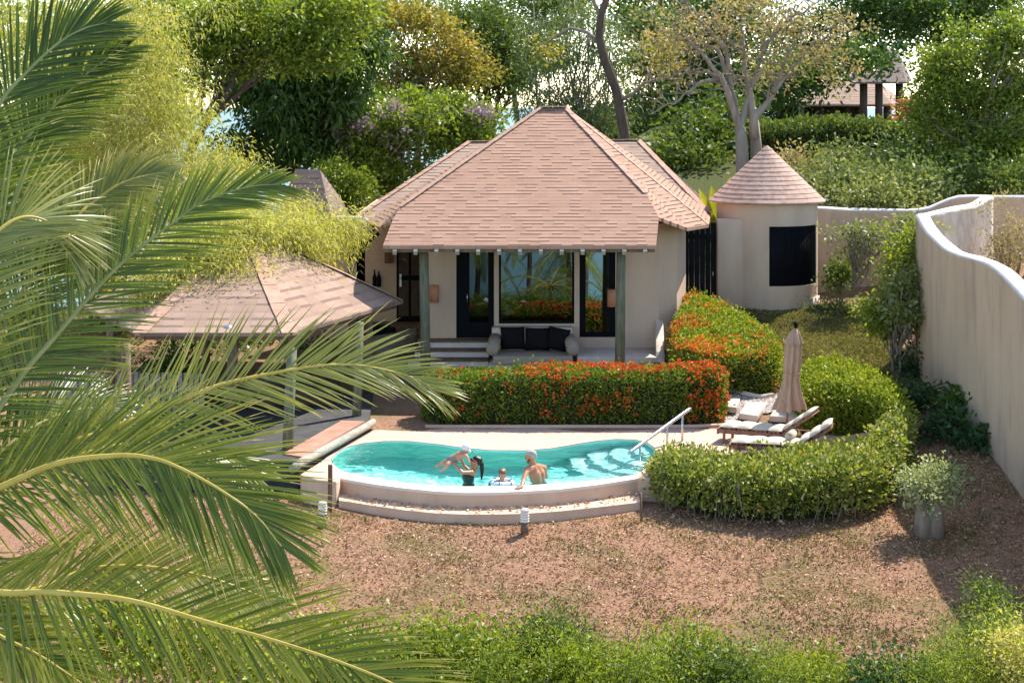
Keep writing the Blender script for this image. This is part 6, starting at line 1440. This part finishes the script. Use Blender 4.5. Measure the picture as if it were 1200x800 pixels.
fused('body', caps, M_skin_a, man); hair_shell('hair', hc, f, u, l, 1.05, M_hair_grey, man, low=-.01); eyes(man, hc, f, u, l, 1.04)
fused('beard', [(hc+f*.04-u*.06, hc+f*.055-u*.085, .056, .044), (hc+f*.02-u*.04+l*.05, hc+f*.05-u*.08+l*.01, .03, .03), (hc+f*.02-u*.04-l*.05, hc+f*.05-u*.08-l*.01, .03, .03)], mat_plain('beard', (.10, .07, .055), rough=.9), man, .012, 2)
fused('shorts', [(pel+Vector((0, -.08, .02)), pel+Vector((0, .08, .02)), .14, .14), (pel+Vector((0, -.1, -.05)), pel+Vector((-.15, -.12, -.25)), .115, .095), (pel+Vector((0, .1, -.05)), pel+Vector((-.15, .12, -.25)), .115, .095)], M_suit_blue, man, .014, 3)
# woman lifting the baby
wom = thing('person', 'woman in a dark swimsuit and sunglasses lifting a baby above the water', 'person', (-.78, 32.35, -1.0))
caps = []; hc = V(557.5, 541, 32.3); f, u, l = head(caps, hc, (-.88, -.05, .42), UP, .96)
nk = V(555.5, 550, 32.32); ch = V(549.5, 559.5, 32.32); pel = V(549, 583, 32.35); sl = V(552.5, 553.5, 32.12); sr = V(550.5, 552, 32.52)
body(caps, pel, ch, nk, sl, sr, .92, .105, .12); caps.append((nk, hc-UP*.05-f*.01, .052, .05))
for (sh, ey, hw, sd_) in ((sl, (541.5, 553.5, 31.98), (533.5, 544.5, 32.1), 1), (sr, (543, 545, 32.55), (539.5, 535.5, 32.4), -1)):
    e_ = V(*ey); h_ = V(*hw); limbs3(caps, sh, e_, h_, (.046, .037, .026)); hand(caps, h_, (h_-e_), Vector((-.2, -.2*sd_, 1)), sd_, .92, .8)
for s in (-1, 1):
    hp = pel+Vector((.0, .09*s, -.05)); kn = Vector((hp.x-.1, hp.y+.02*s, -.55)); an = Vector((hp.x-.02, hp.y+.02*s, -.93)); limbs3(caps, hp, kn, an, (.088, .055, .038)); caps.append((an, an+Vector((-.16, 0, -.03)), .038, .028))
fused('body', caps, M_skin_a, wom); hair_shell('hair', hc, f, u, l, 1.0, M_hair_dark, wom, low=.0)
pt = [hc-f*.1+u*.02, V(564.3, 543, 32.3), V(565, 551, 32.32), V(564.3, 561, 32.33)]; fused('ponytail', [(pt[0], pt[1], .035, .045), (pt[1], pt[2], .045, .042), (pt[2], pt[3], .042, .018)], M_hair_dark, wom, .012, 3)
gm = Vector(hc)+f*.094+u*.01; mb = MB(); mb.tube([gm-l*.062-f*.02, gm-l*.035+f*.004, gm-l*.01], [.012, .026, .012], 8); mb.tube([gm+l*.01, gm+l*.035+f*.004, gm+l*.062-f*.02], [.012, .026, .012], 8); mb.bar(gm-l*.02, gm+l*.02, .008, .008); mb.bar(gm+l*.06-f*.02, gm+l*.088-f*.1, .008, .01); mb.bar(gm-l*.06-f*.02, gm-l*.088-f*.1, .008, .01); mb.build('sunglasses', M_eye, wom)
mb = MB(); mm = Vector(hc)+f*.1-u*.05; mb.tube([mm-l*.02, mm+f*.004, mm+l*.02], [.003, .007, .003], 8); mb.build('mouth', M_lip, wom)
axw = (sr-sl).normalized(); dn = (pel-ch)
fused('swimsuit', [(ch+axw*.075*k+f*.015, ch+dn*.5+axw*.05*k, .118, .098) for k in (-1, 1)]+[(ch+dn*.5+axw*.05*k, pel+axw*.07*k, .098, .122) for k in (-1, 1)]+[(ch+axw*.06*k+Vector((-.07, 0, .03)), ch+axw*.06*k+Vector((-.08, 0, .0)), .062, .058) for k in (-1, 1)], M_suit, wom, .013, 3)
# the baby
bab = thing('person', 'baby in a white sun cap held up in the air over the pool', 'person', tuple(V(536, 538, 32.25)))
caps = []; hc = V(545.2, 526.3, 32.25); f, u, l = head(caps, hc, (.75, -.25, -.45), Vector((.45, .05, .9)), .74)
nk = V(542, 531, 32.25); ch = V(538.5, 533.5, 32.25); pel = V(530, 538.5, 32.25)
caps += [(pel, ch, .085, .09), (ch, nk, .085, .05), (nk, hc, .045, .05)]
for sd_, (e, h) in ((-.1, ((546.5, 534, 32.1), (549, 538.5, 32.05))), (.1, ((546, 533.5, 32.4), (548, 537, 32.45)))):
    s_ = nk+Vector((-.02, sd_, -.02)); e_ = V(*e); h_ = V(*h); limbs3(caps, s_, e_, h_, (.036, .03, .024)); hand(caps, h_, h_-e_, (.5, 0, .8), 1 if sd_ < 0 else -1, .5, .6)
for sd_, (k_, a_) in ((-.05, ((524.5, 544, 32.1), (520, 549.5, 32.12))), (.05, ((522.5, 540, 32.33), (515, 544.5, 32.36)))):
    h_ = pel+Vector((-.03, sd_*1.2, -.02)); kk = V(*k_); an = V(*a_); limbs3(caps, h_, kk, an, (.058, .044, .03)); caps.append((an, an+Vector((-.07, 0, -.03)), .028, .022))
fused('body', caps, M_skin_b, bab, .008, 3); eyes(bab, hc, f, u, l, .74)
fused('sun_cap', [(hc+u*.035-f*.01, hc+u*.045+f*.01, .082, .074), (hc+u*.03+f*.06, hc+u*.02+f*.105, .03, .022), (hc+u*.03+f*.06+l*.03, hc+u*.02+f*.095+l*.025, .022, .016), (hc+u*.03+f*.06-l*.03, hc+u*.02+f*.095-l*.025, .022, .016)], M_cap, bab, .01, 3)
fused('trunks', [(pel+Vector((-.02, -.02, 0)), pel.lerp(ch, .35), .096, .095), (pel, pel+Vector((-.06, -.06, -.04)), .075, .064), (pel, pel+Vector((-.06, .06, -.01)), .075, .064)], M_babysuit, bab, .011, 3)
# child in a float ring
chd = thing('person', 'brown-haired child floating in a pale swim ring', 'person', tuple(V(588, 570, 32.1)))
caps = []; hc = V(588.5, 556, 32.12); f, u, l = head(caps, hc, (-.35, -.85, -.12), UP, .86)
nk = hc-UP*.11; ch = nk-UP*.13; pel = ch-UP*.22
body(caps, pel, ch, nk, nk-l*.115-UP*.045, nk+l*.115-UP*.045, .68, .115, .12); caps.append((nk, hc-UP*.04, .042, .045))
for k in (1, -1):
    s_ = nk+l*.12*k-UP*.045; e_ = s_+l*.12*k+f*.05-UP*.03; h_ = e_+f*.17-l*.06*k-UP*.03; limbs3(caps, s_, e_, h_, (.04, .033, .024)); hand(caps, h_, f-l*.4*k, UP, k, .62, .7)
    hp = pel+l*.06*k; kn = hp+f*.08-UP*.24; an = kn-f*.05-UP*.24; limbs3(caps, hp, kn, an, (.06, .042, .03)); caps.append((an, an+f*.1, .03, .022))
fused('body', caps, M_skin_c, chd, .009, 3); hair_shell('hair', hc, f, u, l, .92, M_hair_brown, chd, low=.03); eyes(chd, hc, f, u, l, .86)
fused('swim_vest', [(ch+l*.05*k, ch-UP*.16+l*.045*k, .092, .085) for k in (1, -1)]+[(ch+l*.05*k, nk-UP*.07+l*.05*k, .09, .06) for k in (1, -1)], M_suit_blue, chd, .011, 3)
rgo = thing('swim_ring', 'pale blue and white inflatable swim ring around the child', 'swim ring', (hc.x, hc.y, -.02))
mb = MB(); vs = []; fs = []; R_, r_ = .20, .06
for i in range(40):
    a = 2*math.pi*i/40
    for j in range(14):
        b_ = 2*math.pi*j/14; vs.append(Vector((hc.x+(R_+r_*math.cos(b_))*math.cos(a), hc.y+(R_+r_*math.cos(b_))*math.sin(a), -.03+r_*math.sin(b_)*.95)))
fs = [(i*14+j, ((i+1) % 40)*14+j, ((i+1) % 40)*14+(j+1) % 14, i*14+(j+1) % 14) for i in range(40) for j in range(14)]
mb.add(vs, fs, True); mb.build('tube', M_ring, rgo)
mb = MB()
for i in range(6):
    a = 2*math.pi*i/6+.3; pts = [Vector((hc.x+(R_+(r_+.003)*math.cos(b_))*math.cos(a), hc.y+(R_+(r_+.003)*math.cos(b_))*math.sin(a), -.03+(r_+.003)*math.sin(b_))) for b_ in np.linspace(-.6, 3.6, 14)]
    mb.tube(pts, .012, 6)
mb.build('stripes', M_ring_b, rgo)
for o in bpy.data.objects:
    if o.type == 'MESH' and o.parent and o.parent.name.startswith(('person', 'swim_ring', 'handrail')): o.cycles.is_caustics_receiver = True

# ------------------------------------------------------------------ palms on the slope below the viewpoint, mirrored by the villa's panes
def slope_palm(x, y, top, label, rz):
    p = thing('slope_palm', label, 'palm', (x, y, gd(x, y)))
    c = Vector((x+.3, y, top)); b0 = Vector(p.location)
    mb = MB(); mb.tube([b0-Vector((0, 0, .5)), b0.lerp(c, .4)+Vector((.15, 0, 0)), b0.lerp(c, .8)+Vector((.2, 0, 0)), c], [.24, .17, .14, .13], 10); mb.build('trunk', M_bark_dark, p)
    for i in range(13):
        a = rz+i*2.4; el_ = .9-.12*i; h = Vector((math.cos(a), math.sin(a), 0)); L = 3.2
        pts = [c+h*L*t_*(1-.12*t_)+Vector((0, 0, math.sin(el_)*L*t_*.9-1.9*t_*t_)) for t_ in (0, .25, .5, .75, 1)]
        frond([tuple(q) for q in pts], p, Ll=.8, n=38, normal=(.01, .02, 1), droop=.8)
slope_palm(2.6, 3, -.2, 'coconut palm on the slope seen mirrored in the big window', .4)
slope_palm(5.6, -4, .2, 'coconut palm on the slope seen mirrored in the tall side window', 1.3)

slope_palm(-2.2, 4, .3, 'coconut palm on the slope, the farthest left of those mirrored in the glass', 2.1)
slope_palm(.6, -6, 1.0, 'coconut palm on the slope mirrored at the left side of the big window', 3.0)
slope_palm(4.2, -12, 1.4, 'distant coconut palm on the slope mirrored between the two window frames', .9)
slope_palm(1.6, 8, -1.6, 'low coconut palm on the slope closest to the villa among the mirrored ones', 5.0)
